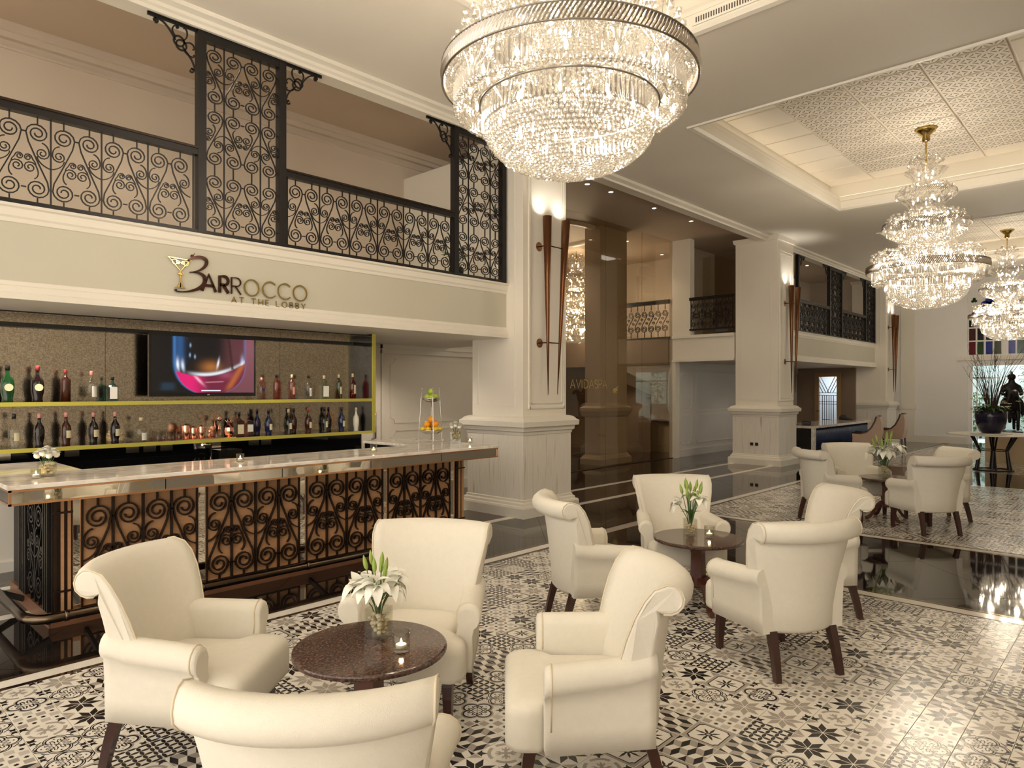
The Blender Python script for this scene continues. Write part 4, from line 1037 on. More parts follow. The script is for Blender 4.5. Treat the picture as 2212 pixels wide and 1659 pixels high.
carnations((1.275, 5.74, ZT+.135), 'white carnations in the pebble vase at the left end of the bar', 4)
tealight((1.195, 5.67, ZT_), .032, .065, 'glass tealight beside the carnation vase at the left end of the bar')
tealight((2.675, 5.72, ZT_), .032, .068, 'glass tealight alone in the middle of the bar')
tealight((3.976, 5.62, ZT_), .034, .080, 'glass tealight on the bar in front of the shelf end')
tealight((5.405, 5.76, ZT_), .032, .072, 'glass tealight at the far right end of the bar')
glass_vase((5.285, 5.87, ZT_), .062, .135, 'square glass vase of pebbles at the right end of the bar', .85, R(45), .012, 90, 'pebble', 'cream pebbles filling the vase at the right end of the bar')
carnations((5.285, 5.87, ZT+.175), 'white carnations in the pebble vase at the right end of the bar', 9)

# two-tier fruit stand
FX, FY = 5.265, 6.28
fs_ = thing('fruit_stand', 'two tier chrome wire fruit stand on the right end of the bar', 'fruit stand', (FX, FY, ZT_), R(43))
for k in range(3):
    a = 2*pi*k/3 + R(-45); b = [(.165*cos(a), .165*sin(a), .006), (.165*cos(a), .165*sin(a), .012), (.13*cos(a), .13*sin(a), .50), (.12*cos(a), .12*sin(a), .62)]
    m = MB(); m.tube(b, .004, 6); m.sphere((.12*cos(a), .12*sin(a), .625), .009, 8, 6); m.tube([(.165*cos(a), .165*sin(a), .006), (.185*cos(a), .185*sin(a), .006), (.19*cos(a), .19*sin(a), .02)], .004, 6); m.build('wire_leg', 'chrome', fs_)
m = MB(); m.tube([(0, 0, .0), (0, 0, .50)], .0035, 6); m.build('stem', 'chrome', fs_)
for z, r in ((.085, .150), (.465, .122)):
    m = MB(); m.lathe([(.01, z), (r*.55, z+.012), (r*.9, z+.042), (r, z+.052), (r*.97, z+.055), (r*.88, z+.046), (r*.54, z+.016), (.01, z+.004)], 24, cap=False); m.build('bowl', 'chrome', fs_)
def fruit(name, label, x, y, z, r, mat, sc=(1, 1, 1), stem=True, grp=''):
    t = thing(name, label, 'fruit', (FX+x, FY+y, ZT_+z), 0, grp)
    m = MB(); m.sphere((0, 0, 0), r, 14, 10, sc=sc); m.build('flesh', mat, t)
    m = MB(); m.tube([(0, 0, r*.9*sc[2]), (.002, 0, r*sc[2]*1.18)], .0018, 5); m.build('stalk', 'leaf_green', t)
for nm, x, y, z in (('top green apple of the upper bowl', 0, 0, .595), ('left green apple in the upper bowl', -.032, .032, .528), ('right green apple in the upper bowl', .040, -.030, .528), ('rear green apple in the upper bowl', .028, .040, .528), ('front green apple in the upper bowl', -.025, -.040, .526)):
    fruit('green_apple', nm, x, y, z, .038, 'apple_green', (1, 1, .94), grp='green apples')
for nm, x, y, z in (('topmost orange of the pile', 0, 0, .265), ('left orange in the middle of the pile', -.034, .034, .205), ('right orange in the middle of the pile', .040, -.030, .208), ('rear orange in the middle of the pile', .034, .036, .205)):
    fruit('orange', nm, x, y, z, .040, 'orange_peel', grp='oranges')
for k, (nm, x, y) in enumerate((('leftmost lemon in the lower bowl', -.075, .065), ('second lemon from the left in the lower bowl', -.055, -.01), ('third lemon from the left in the lower bowl', .015, -.062), ('rightmost lemon in the lower bowl', .082, -.058), ('rear lemon in the lower bowl', .03, .06))):
    fruit('lemon', nm, x, y, .148, .032, 'lemon_peel', (1.1, 1, .9), grp='lemons')

# ------------------------------------------------------------------ armchairs
def loft_backrest():
    prof = [(-.150, .40), (-.168, .50), (-.190, .60), (-.215, .70), (-.245, .79), (-.280, .86), (-.318, .905)]
    prof += [(-.378 + .060*cos(R(a)), .864 + .060*sin(R(a))) for a in (55, 85, 115, 145, 175, 205, 235, 262, 290, 315)]
    prof += [(-.345, .775), (-.334, .70), (-.322, .60), (-.312, .50), (-.303, .40), (-.296, .285), (-.275, .262), (-.175, .262)]
    m = MB(); ns = 15; loops = []
    cx = sum(p[0] for p in prof)/len(prof)
    def pt(s, p, k=1.0):
        x, z = p
        w = .265 + .072*max(0, min(1, (z-.42)/.42))**1.3 if z > .42 else .265 - .01*(.42-z)/.16
        xx = cx + (x-cx)*1.0 + .112*abs(s)**2.2*(1.0 if z > .35 else .9)
        return (xx, s*w, z)
    for k in range(ns):
        s = -1 + 2*k/(ns-1)
        s = math.copysign(abs(s)**.85, s)
        loops.append([pt(s*.97, p) for p in prof])
    # rounded ends: one inset ring outside each end
    def inset(lp, dy, k):
        c = [sum(q[i] for q in lp)/len(lp) for i in range(3)]
        out = []
        for i, q in enumerate(lp):
            a, b = Vector(lp[i-1]), Vector(lp[(i+1) % len(lp)]); d = (b-a); nrm = Vector((d.z, 0, -d.x)).normalized()
            out.append((q[0]+nrm.x*k, q[1]+dy, q[2]+nrm.z*k))
        return out
    sgn = 1 if Vector((loops[0][1][2]-loops[0][0][2], 0, 0)).x else 1
    lo = [inset(loops[0], -.009, -.011), *loops, inset(loops[-1], .009, -.011)]
    m.rects(lo, 0, True, True)
    return m, loops
bk, bk_loops = loft_backrest(); back_me = bk.mesh('backrest', 'fabric')
pipe_back_me = []
for lp in (bk_loops[0], bk_loops[-1]):
    s = 1 if lp[0][1] > 0 else -1
    pm = MB(); pm.tube([(p[0], p[1]+s*.002, p[2]) for p in lp[1:-9]], .004, 6); pipe_back_me.append(pm.mesh('piping', 'piping_fabric'))
def loft_arm(side):
    m = MB(); xs_ = [-.235, -.20, -.12, -.04, .05, .13, .185, .205, .212]; loops = []
    for i, x in enumerate(xs_):
        t = (x+.235)/.447; yc = .262 + .060*t; zc = .575 - .028*t + (.012 if i < 2 else 0); r = .058 + .004*t
        k = 1.0 if i < 7 else (.965 if i == 7 else .86)
        o = [(-.070, .262), (-.072, .36), (-.070, .46), (-.062, zc-.045)] + [(-.005 + r*1.02*cos(R(a)), zc + r*sin(R(a))) for a in (165, 140, 115, 90, 65, 40, 15, -10, -35, -60)] + [(.018, .45), (.016, .36), (.012, .262)]
        cyy, czz = -.02, .43
        loops.append([(x, side*(yc + cyy + (a-cyy)*k), czz + (b-czz)*(k if i >= 7 else 1)) for a, b in o])
    m.rects(loops, 0, True, True)
    p = MB(); p.tube(loops[6][2:-1], .004, 6)
    return m.mesh('armrest', 'fabric'), p.mesh('piping', 'piping_fabric')
arm_l, pipe_l = loft_arm(1); arm_r, pipe_r = loft_arm(-1)
def seat_mesh():
    m = MB(); loops = []
    def outline(o, z, crown=0):
        pts = []
        def hw(x): return .225 + (.090 if x > .235 else max(0, (x-.16)/.075*.09 if x > .16 else 0))
        xs_ = [-.20, -.1, .0, .1, .165, .20, .235, .28, .32, .345, .362]
        L_ = []
        for x in xs_:
            h = hw(x)
            if x > .30: h -= (x-.30)**2*14
            L_.append((x, h))
        pts = [(x, -h) for x, h in L_] + [(x, h) for x, h in L_[::-1]]
        c = (.08, 0); q = []
        for x, y in pts:
            fx_ = 1 - o/.28; q.append((c[0]+(x-c[0])*fx_, y*(1-o/.30), z + crown*(1-((x-.08)/.3)**2)*.6))
        return q
    for o, z in ((.022, .262), (.004, .268), (0, .29), (0, .40), (.006, .425), (.020, .443), (.05, .455), (.10, .462), (.17, .466)): loops.append(outline(o, z))
    m.rects(loops, 0, True, True); return m.mesh('seat', 'fabric')
seat_me = seat_mesh()
def leg_mesh(p, q, w0, w1, bend=0):
    m = MB(); loops = []
    for i in range(6):
        t = i/5; x = p[0]+(q[0]-p[0])*t + bend*sin(pi*t); y = p[1]+(q[1]-p[1])*t; z = p[2]+(q[2]-p[2])*t; w = (w0+(w1-w0)*t)/2
        loops.append([(x-w, y-w, z), (x+w, y-w, z), (x+w, y+w, z), (x-w, y+w, z)])
    m.rects(loops); return m.mesh('leg', 'dark_wood')
legs = [leg_mesh((.255, s*.225, .275), (.275, s*.235, 0), .052, .034, .012) for s in (1, -1)] + [leg_mesh((-.215, s*.205, .275), (-.285, s*.215, 0), .048, .036, -.006) for s in (1, -1)]
def armchair(loc, deg, label, grp):
    t = thing('armchair', label, 'armchair', (loc[0], loc[1], 0), R(deg), grp)
    b = place('backrest', back_me, t); [place('piping', q, b) for q in pipe_back_me]
    for me, pp in ((arm_l, pipe_l), (arm_r, pipe_r)):
        a = place('armrest', me, t); place('piping', pp, a)
    place('seat', seat_me, t)
    for me in legs: place('leg', me, t)
    return t
T1, T2, T3 = (1.794, 2.558), (4.849, 2.590), (9.84, 2.57)
for loc, deg, lb, g in (
 ((1.298, 3.270), -49.5, 'cream armchair at the bar side of the nearest table, facing right', 'armchairs at the nearest table'),
 ((2.334, 2.881), 214, 'cream armchair behind the nearest table, facing the camera', 'armchairs at the nearest table'),
 ((1.133, 1.807), 45.5, 'cream armchair in the foreground seen from behind, cut by the bottom edge', 'armchairs at the nearest table'),
 ((2.393, 1.800), 134, 'cream armchair right of the nearest table in side view, facing left', 'armchairs at the nearest table'),
 ((4.016, 2.978), -34, 'cream armchair left of the middle table in front of the first pillar', 'armchairs at the middle table'),
 ((5.197, 2.955), 223.6, 'cream armchair behind the middle table, facing the camera', 'armchairs at the middle table'),
 ((4.236, 1.721), 59, 'cream armchair seen from behind on the right of the middle table', 'armchairs at the middle table'),
 ((5.368, 1.942), 133, 'cream armchair half hidden at the right of the middle table', 'armchairs at the middle table'),
 ((9.23, 3.08), -40, 'cream armchair left of the farthest table beside the second pillar', 'armchairs at the farthest table'),
 ((10.19, 3.04), 225.8, 'cream armchair behind the farthest table in front of the reception desk', 'armchairs at the farthest table'),
 ((9.305, 2.005), 46, 'cream armchair seen from behind at the farthest table', 'armchairs at the farthest table'),
 ((10.27, 2.08), 133, 'cream armchair at the right of the farthest table, partly hidden', 'armchairs at the farthest table')):
    armchair(loc, deg, lb, g)

# ------------------------------------------------------------------ round tables
def round_table(c, label, rz=0):
    t = thing('round_table', label, 'table', (c[0], c[1], 0), rz, 'round granite tables')
    m = MB(); r = .34; m.lathe([(.01, .512), (r-.012, .512), (r-.002, .517), (r, .524), (r, .531), (r-.003, .537), (r-.010, .540), (.01, .540)], 64, smooth=False); m.build('granite_top', 'granite', t)
    m = MB(); m.lathe([(.16, .490), (.16, .512)], 24); m.build('top_plate', 'dark_wood', t)
    m = MB(); m.rects([[(-w, -w, z), (w, -w, z), (w, w, z), (-w, w, z)] for w, z in ((.030, .15), (.042, .17), (.045, .22), (.040, .42), (.052, .49))]); m.build('column', 'mahogany', t)
    for k in range(4):
        a = pi/2*k + pi/4; m = MB(); P = [(.03, .20), (.07, .215), (.12, .18), (.17, .10), (.21, .045), (.25, .02), (.275, .018)]; loops = []
        for i, (q, z) in enumerate(P):
            w = .022 - .001*i; h = .026 - .0018*i
            loops.append([(q*cos(a)-w*sin(a)*sy, q*sin(a)+w*cos(a)*sy, max(.0, z+h*sz)) for sy, sz in ((-1,-1),(1,-1),(1,1),(-1,1))])
        m.rects(loops); m.build('curved_foot', 'mahogany', t)
round_table(T1, 'round brown granite table in the foreground, lilies and a lit tealight on it', R(20))
round_table(T2, 'round brown granite table in the middle group of armchairs', R(5))
round_table(T3, 'round granite table of the farthest armchair group, beside reception')
ZTB = .5405
glass_vase((1.885, 2.625, ZTB), .047, .135, 'square glass vase of lilies on the nearest table', .72, R(20), .0125, 60, 'pebble', 'cream pebbles in the lily vase on the nearest table')
lily_bouquet((1.885, 2.625, ZTB+.125), 'open white lilies with green buds on the nearest table', 21, 8, 7, .95)
tealight((1.850, 2.410, ZTB), .040, .085, 'lit tealight in a round glass on the nearest table')
glass_vase((4.890, 2.680, ZTB), .045, .125, 'square glass vase of lilies on the middle table', .60, R(45), .012, 60, 'pebble', 'pebbles in the lily vase on the middle table')
lily_bouquet((4.890, 2.680, ZTB+.115), 'lilies mostly in upright green bud on the middle table', 5, 3, 13, 1.1)
tealight((4.915, 2.530, ZTB), .040, .085, 'tealight in a tall glass on the middle table')
glass_vase((9.93, 2.62, ZTB), .055, .15, 'square glass vase with golden pebbles on the farthest table', .85, R(45), .014, 70, 'pebble', 'golden pebbles in the vase on the farthest table')
lily_bouquet((9.93, 2.62, ZTB+.15), 'cream lilies with wide green leaves on the farthest table', 12, 7, 8, 1.5)
# ------------------------------------------------------------------ chandeliers
def bead(m, p, r, mi=0):
    x, y, z = p; n = 6; vs = [(x, y, z-r)]; 
    for zz, rr in ((-.5, .87), (.35, .94)):
        for i in range(n): a = 2*pi*(i + (.5 if zz > 0 else 0))/n; vs.append((x+r*rr*cos(a), y+r*rr*sin(a), z+r*zz))
    vs.append((x, y, z+r)); fs = []
    for i in range(n):
        j = (i+1) % n; fs += [(0, 1+j, 1+i), (1+i, 1+j, 7+i), (1+j, 7+j, 7+i), (7+i, 7+j, 13)]
    m.add(vs, fs, mi)
def bead_shell(m, prof, sp, br, rnd, jit=.004):
    """cover a surface of revolution (list of r, z) with beads"""
    for (r0, z0), (r1, z1) in zip(prof[:-1], prof[1:]):
        L = math.hypot(r1-r0, z1-z0); k = max(1, round(L/sp))
        for i in range(k):
            t = (i+.5)/k; r = r0+(r1-r0)*t; z = z0+(z1-z0)*t; n = max(1, int(2*pi*r/sp)); off = rnd.random()
            for j in range(n):
                a = 2*pi*(j+off)/n; q = r + rnd.uniform(-jit, jit); bead(m, (q*cos(a), q*sin(a), z+rnd.uniform(-jit, jit)), br*rnd.uniform(.82, 1.1))
def prism_ring(m, r, z0, z1, n, w):
    for k in range(n):
        a = 2*pi*k/n; c, s = cos(a), sin(a); d = .006
        b = [(r-d, -w), (r+d, 0), (r-d, w)]
        lo = [[(p*c - q*s, p*s + q*c, z) for p, q in b] for z in (z0+.008, z1)]
        tip = [((r)*c, r*s, z0)]
        m.add(lo[0]+lo[1]+tip, [(0,1,4,3), (1,2,5,4), (2,0,3,5), (3,4,5), (0,6,1), (1,6,2), (2,6,0)])
def rope_ring(m, r, z0, z1, n, mi=0):
    for k in range(n):
        a = 2*pi*k/n; b = a + 2*pi*2.2/n
        m.tube([(r*cos(a), r*sin(a), z0), ((r+.008)*cos((a+b)/2), (r+.008)*sin((a+b)/2), (z0+z1)/2), (r*cos(b), r*sin(b), z1)], .0075*r/.77*(n and 1), 4, mi, smooth=False)
def sprays(m, wire, R0, z, nclu, nb, rc, hc, br, rnd):
    for k in range(nclu):
        a0 = 2*pi*k/nclu; cx, cy = R0*cos(a0), R0*sin(a0)
        for j in range(nb):
            a = 2*pi*j/nb*2.4 + k; e = (j+.5)/nb; q = rc*sqrt(1-e*e*.85); h = hc*(.35 + .65*e)
            p = (cx+q*cos(a), cy+q*sin(a), z+h); bead(m, p, br*rnd.uniform(.85, 1.1))
            wire.tube([(cx+.2*q*cos(a), cy+.2*q*sin(a), z), (cx+.7*q*cos(a), cy+.7*q*sin(a), z+h*.65), p], .0018, 3, smooth=False)
def make_chandelier(cm, label, loc):
    rnd = random.Random(3)
    t = thing('crystal_chandelier', label, 'chandelier', loc, 0, 'crystal chandeliers')
    def stuff(mb, name, mat, par=t):
        o = mb.build(name, mat, par); o['kind'] = 'stuff'; return o
    # canopy, rod
    m = MB(); m.lathe([(.02, 5.44), (.055, 5.46), (.05, 5.53), (.12, 5.60), (.15, 5.645)], 24); m.build('canopy', 'brass', t)
    m = MB(); m.tube([(0, 0, 5.45), (0, 0, 5.10)], .012, 8); m.build('rod', 'brass', t)
    # bottom bowl
    m = MB(); bead_shell(m, [(.515*cos(a), 3.205 - .285*sin(a)) for a in [pi/2*k/9 for k in range(10)]], .033, .0175, rnd); stuff(m, 'bowl_beads', cm)
    m = MB(); prism_ring(m, .535, 3.20, 3.335, 104, .0085); stuff(m, 'lower_prisms', cm)
    m = MB(); m.lathe([(.545, 3.335), (.555, 3.335), (.555, 3.347), (.545, 3.347), (.545, 3.335)], 64, cap=False); m.build('lower_hoop', 'ring_silver', t)
    m = MB(); bead_shell(m, [(.56 + .135*sin(a), 3.345 - .075*(1-cos(a)) + .035*sin(a)) for a in [pi/2*k/5 for k in range(6)]] , .034, .018, rnd); bead_shell(m, [(.695, 3.30), (.70, 3.345)], .034, .018, rnd); stuff(m, 'middle_beads', cm)
    m = MB(); prism_ring(m, .705, 3.335, 3.475, 138, .0085); stuff(m, 'upper_prisms', cm)
    m = MB(); bead_shell(m, [(.71, 3.478), (.765, 3.482)], .03, .013, rnd); stuff(m, 'rim_beads', cm)
    # big rope ring
    m = MB(); rope_ring(m, .775, 3.478, 3.572, 190); o = m.build('rope_ring', 'ring_silver', t); o['kind'] = 'stuff'
    m = MB()
    for z in (3.475, 3.573): m.lathe([(.772, z-.003), (.785, z-.003), (.785, z+.003), (.772, z+.003), (.772, z-.003)], 72, cap=False)
    m.build('ring_hoop', 'ring_silver', t)
    w = MB(); m = MB(); sprays(m, w, .60, 3.56, 13, 20, .125, .25, .026, rnd); sprays(m, w, .36, 3.60, 8, 12, .09, .22, .022, rnd); stuff(m, 'ball_sprays', cm); stuff(w, 'spray_wires', 'chrome')
    # neck and second ring
    m = MB(); bead_shell(m, [(.30, 3.58), (.22, 3.75), (.22, 3.88), (.30, 3.98)], .034, .017, rnd); bead_shell(m, [(.30, 3.98), (.42, 4.01), (.50, 4.06)], .036, .018, rnd); stuff(m, 'neck_beads', cm)
    m = MB(); prism_ring(m, .515, 4.05, 4.15, 96, .009); stuff(m, 'second_prisms', cm)
    m = MB(); rope_ring(m, .56, 4.145, 4.215, 130); o = m.build('rope_ring', 'ring_silver', t); o['kind'] = 'stuff'
    w = MB(); m = MB(); sprays(m, w, .43, 4.20, 11, 12, .085, .15, .022, rnd); stuff(m, 'ball_sprays', cm); stuff(w, 'spray_wires', 'chrome')
    # fluted flares
    def flare(z0, z1, r0, r1, n=44):
        m = MB(); loops = []
        for k in range(7):
            s = k/6; r = r0 + (r1-r0)*s**2.2; loops.append([((r+(.010 if i % 2 else 0))*cos(2*pi*i/n), (r+(.010 if i % 2 else 0))*sin(2*pi*i/n), z0+(z1-z0)*s) for i in range(n)])
        m.rects(loops, 0, False); m.build('fluted_glass', cm, t)
    m = MB(); bead_shell(m, [(.10, 4.30), (.26, 4.33), (.28, 4.38)], .036, .018, rnd); stuff(m, 'collar_beads', cm)
    flare(4.38, 4.60, .20, .37)
    m = MB(); rope_ring(m, .385, 4.61, 4.68, 90); o = m.build('rope_ring', 'ring_silver', t); o['kind'] = 'stuff'
    w = MB(); m = MB(); sprays(m, w, .28, 4.66, 9, 9, .07, .11, .02, rnd); stuff(m, 'ball_sprays', cm); stuff(w, 'spray_wires', 'chrome')
    flare(4.80, 5.0, .15, .28)
    w = MB(); m = MB(); sprays(m, w, .0, 5.0, 1, 46, .23, .25, .022, rnd); stuff(m, 'ball_sprays', cm); stuff(w, 'spray_wires', 'chrome')
    # candle bulbs and the light they give
    bm_ = MB(); bm_.lathe([(.002, -.03), (.011, -.012), (.012, .0), (.006, .022), (.001, .034)], 8); bme = bm_.mesh('bulb', 'bulb')
    for n, r, z in ((14, .61, 3.43), (9, .40, 3.30), (12, .60, 3.66), (8, .40, 4.11), (8, .38, 4.27), (5, .17, 4.55), (3, .10, 4.95)):
        for k in range(n): place('bulb', bme, t, (r*cos(2*pi*k/n+.2), r*sin(2*pi*k/n+.2), z))
    for r, z, n, e in ((.30, 3.33, 3, .16), (.52, 3.66, 6, .38), (.16, 4.28, 2, .40), (.0, 4.99, 1, .22)):
        for k in range(n):
            a = 2*pi*k/n + .5; lamp('chandelier_lamp', 'POINT', (r*cos(a), r*sin(a), z), E_CHAND*e, t, size=.035)
    return t
ch1 = make_chandelier('crystal', 'huge near crystal chandelier cut off by the top edge', (3.45, 2.75, .15)); ch1.scale = (1.04, 1.04, 1)
def chand_copy(src, loc, label, mat=None):
    c = copy_tree(src); c.location = loc; c['label'] = label
    return c
chand_copy(ch1, (11.88, 2.56, 0), 'complete tiered crystal chandelier in the second coffer')
chand_copy(ch1, (20.8, 2.72, 0), 'farthest crystal chandelier at the right edge of the picture')
chand_copy(ch1, (14.3, 11.15, 0), 'crystal chandelier glimpsed through the glass wall')

# ------------------------------------------------------------------ wall sconces
def sconce(u, label):
    t = thing('wall_sconce', label, 'sconce', (u, 5.95, 0), 0, 'twin cone wall sconces')
    for (xt, zt, xb, zb) in ((0, 4.005, .02, 1.61), (.40, 4.01, .215, 1.615)):
        m = MB(); n = 18; loops = []
        for z, r in ((zb, .004), (zb+.8, .022), (zb+1.6, .040), (zt, .062)):
            s = (z-zb)/(zt-zb); cx = xb+(xt-xb)*s; loops.append([(cx+r*cos(2*pi*i/n), r*sin(2*pi*i/n), z) for i in range(n)])
        inner = [[(xt+r*cos(2*pi*i/n), r*sin(2*pi*i/n), z) for i in range(n)] for z, r in ((zt, .055), (zt-.10, .050))]
        m.rects(loops+inner, 0, True, True); m.build('cone', 'bronze', t)
    for z, xa in ((3.616, .0), (2.313, .01)):
        m = MB(); m.lathe([(.012, -.075), (.05, -.05), (.062, -.02), (.062, 0)], 18); m.build('roundel', 'bronze', t, (xa, .14, z), (R(90), 0, 0))
        m = MB(); m.tube([(xa, .14, z), (xa, .0, z), (.33 if z > 3 else .25, 0, z)], .008, 8); m.build('rod', 'bronze_dark', t)
    lamp('sconce_lamp', 'SPOT', (.0, 0.0, 3.97), 11, t, (1, .93, .82), .045, (pi+R(-14), 0, 0), R(115), 1.0); lamp('sconce_lamp', 'SPOT', (.40, 0.0, 3.97), 11, t, (1, .93, .82), .045, (pi+R(-14), 0, 0), R(115), 1.0)
    return t
sconce(7.0, 'twin bronze cone sconce on the pillar nearest the bar'); sconce(15.40, 'twin bronze cone sconce on the second pillar'); sconce(23.52, 'twin bronze cone sconce on the farthest pillar')

# ------------------------------------------------------------------ glass wall and the spa room behind it
gw = thing('glass_wall', 'tall tinted glass wall of the spa between the first two pillars', 'glass wall', (0, 0, 0))
for a, b in ((9.4, 10.80), (10.803, 12.20), (12.203, 13.63), (13.633, 14.99)):
    mb_box('pane', 'pane_tinted', gw, a, 8.70, .01, b, 8.712, 5.335)
m = MB(); m.box(9.4, 8.69, 0, 15, 8.725, .012); m.build('floor_channel', 'bronze_dark', gw)
x = 10.955
lt = thing('spa_lettering', 'gold AVIDASPA lettering on the glass wall', 'sign', (0, 0, 0))
for ch, wd in (('A', .15), ('V', .15), ('I', .03), ('D', .14), ('A', .15), ('S', .10), ('P', .10), ('A', .15)):
    put_letter(ch, x, x+(wd if ch != 'I' else .002), 1.715, .175, .012, 8.693, 'gold_paint', lt, .006); x += wd+.042
# emblem right of the lettering
m = MB()
for k in range(5):
    a = R(200+35*k); m.strip([(12.52+.02*cos(a), 1.72+.02*sin(a)), (12.52+.09*cos(a+.3), 1.72+.09*sin(a+.3)), (12.52+.13*cos(a+.7), 1.72+.13*sin(a+.7))], [.02, .03, .004], .006, fy(8.693))
m.build('emblem', 'gold_paint', lt)
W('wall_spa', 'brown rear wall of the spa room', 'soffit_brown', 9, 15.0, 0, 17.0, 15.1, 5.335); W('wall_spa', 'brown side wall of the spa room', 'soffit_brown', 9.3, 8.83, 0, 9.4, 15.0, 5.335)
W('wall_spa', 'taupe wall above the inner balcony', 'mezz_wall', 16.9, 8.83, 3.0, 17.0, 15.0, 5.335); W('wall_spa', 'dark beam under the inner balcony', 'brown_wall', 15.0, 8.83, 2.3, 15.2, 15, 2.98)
W('wall_spa', 'pale wall far inside the spa', 'plaster', 18.8, 8.83, 0, 18.9, 13, 2.4)
struct(mb_box('ceiling', 'plaster', None, 15.2, 8.83, 2.38, 19.0, 13.5, 2.46), 'low ceiling under the inner balcony')
cp = thing('spa_column', 'brown column with a dado inside the spa room', 'column', (0, 0, 0))
mb_box('shaft', 'soffit_brown', cp, 12.4, 9.0, 0, 13.45, 9.42, 5.335)
rr = lambda o, z: ring_rect(12.4, 9.0, 13.45, 9.42, o, z)
m = MB(); m.rects([rr(.01, 1.06), rr(.05, 1.10), rr(.09, 1.2), rr(.09, 1.27), rr(.01, 1.32)]); m.build('dado_moulding', 'soffit_brown', cp)
m = MB(); m.rects([rr(.08, 0), rr(.08, .13), rr(.01, .22)]); m.build('base_moulding', 'soffit_brown', cp)
sc_ = thing('spa_desk', 'lit tan reception counter inside the spa', 'desk', (0, 0, 0)); mb_box('front', 'pedestal_tan', sc_, 16.3, 9.35, 0, 16.6, 10.9, .80); mb_box('top', 'dark_wood', sc_, 16.2, 9.3, .80, 16.9, 10.95, .85)
downlight(15.1, 10.3, 2.30, 'downlight over the spa counter', 40, R(110))
downlight(16.25, 9.75, 5.335, 'downlight casting a cone on the wall above the inner balcony', 60, R(80))
for x_, y_, q_ in ((11.2, 9.9, 'left'), (14.2, 9.5, 'right')): downlight(x_, y_, 5.335, q_ + ' downlight added to brighten the spa close behind the glass', 60, R(120))  # extra downlights, added to brighten the spa room
st = thing('spa_staircase', 'staircase flank slanting down inside the spa', 'staircase', (0, 0, 0))
m = MB(); m.prism([(9.9, 1.55), (9.9, 1.85), (13.2, 3.15), (13.2, 2.85)], 0, .08, fx(15.9)); m.build('string', 'cream_trim', st)
m = MB(); m.prism([(9.9, 0), (9.9, 1.55), (13.2, 2.85), (13.2, 0)], .02, .06, fx(15.9)); m.build('side_wall', 'brown_wall', st)
cr = MB(); cr.lathe([(1.30, 5.335), (1.30, 5.27), (1.42, 5.26), (1.45, 5.30), (1.45, 5.335)], 48, cap=False); c_ = cr.build('ceiling_ring', 'cream_trim', None, (12.15, 10.55, 0)); tag(c_, 'round cove ring in the ceiling behind the glass', 'ceiling ring')
lamp('ring_lamp', 'POINT', (0, 0, 5.2), 25, c_, size=.5)

# ------------------------------------------------------------------ wall fittings right of the bar
ws = thing('toilet_sign', 'small white accessible toilet sign on the wall beside the bar shelves', 'sign', (6.11, 8.685, 1.955))
m = MB(); m.box(-.075, 0, -.09, .075, .012, .09); m.build('plate', 'sign_white', ws)
m = MB(); f0 = fy(-.003)
m.sphere((-.012, -.003, .052), .012, 8, 6, sc=(1, .3, 1)); m.strip([(-.010, .040), (-.006, .0), (.028, -.002), (.036, -.045), (.052, -.045)], .012, .004, f0); m.strip([(-.008, .022), (.022, .022)], .009, .004, f0); m.strip(arc(.0, -.025, .034, 110, 350, 16), .009, .004, f0)
m.build('wheelchair_symbol', 'black_matte', ws)
dr = W('door_1', 'cream flush door with a chrome pull handle beside the bar shelves', 'plaster', 5.25, 8.67, 0, 6.26, 8.70, 2.2)
m = MB(); m.tube([(6.10, 8.68, .93), (6.12, 8.60, .95), (6.12, 8.60, 1.33), (6.10, 8.68, 1.35)], .014, 8); m.build('pull_handle', 'chrome', dr)
# orchid seen through the tall screen
oc = thing('orchid_plant', 'dark spidery potted plant behind the tall screen at the pillar', 'plant', (5.95, 6.60, 3.10))
m = MB(); m.lathe([(.06, 0), (.09, .02), (.10, .14), (.09, .16)], 14); m.build('pot', 'black_matte', oc)
m = MB(); rnd = random.Random(8)
for k in range(26):
    a = rnd.random()*2*pi; m.tube(bez((0, 0, .14), (.03*cos(a), .03*sin(a), .3), (.12*cos(a), .12*sin(a), .36), (.20*cos(a), .20*sin(a), .22+.16*rnd.random()), 5), [.006, .008, .008, .006, .004, .001], 4)
m.build('leaves', 'leaf_green', oc)
W('wall_mezz_end', 'cream end wall of the mezzanine lit beside the first pillar', 'cream_trim', 6.70, 6.75, 3.1, 6.80, 8.66, 5.0)
lamp('end_wall_lamp', 'SPOT', (6.62, 6.5, 3.16), 3.0, None, size=.03, rot=(pi+R(-4), R(10), 0), spot=R(70)).name = 'uplight_lamp'

# ------------------------------------------------------------------ leaded glass door behind reception
d2 = W('door_2', 'oak framed door with leaded geometric glass behind reception', 'door_wood', 22.97, 7.31, 2.10, 23.05, 8.12, 2.215)
mb_box('door_stile', 'door_wood', d2, 22.96, 7.31, 0, 23.05, 7.44, 2.12); mb_box('door_stile', 'door_wood', d2, 22.96, 7.99, 0, 23.05, 8.12, 2.12); mb_box('door_rail', 'door_wood', d2, 22.96, 7.44, 0, 23.05, 7.99, .18)
mb_box('pane', 'pane_clear', d2, 23.0, 7.44, .18, 23.008, 7.99, 2.10)
m = MB(); fD = fx(22.985); yc = 7.715
L2 = lambda a: m.strip([(yc-p, q) for p, q in a], .016, .02, fD)
for z in (1.50, 1.58, 1.22, 1.30): L2([(-.275, z), (.275, z)])
for p in (-.17, -.10, -.035, .035, .10, .17): L2([(p, 1.50), (p, .18)])
for s in (-1, 1):
    for p in (.0, .09, .18): L2([(s*(p-.03), 1.58), (s*(p+.22), 2.10)])
for z in (.55, .72): L2([(-.17, z), (.17, z)])
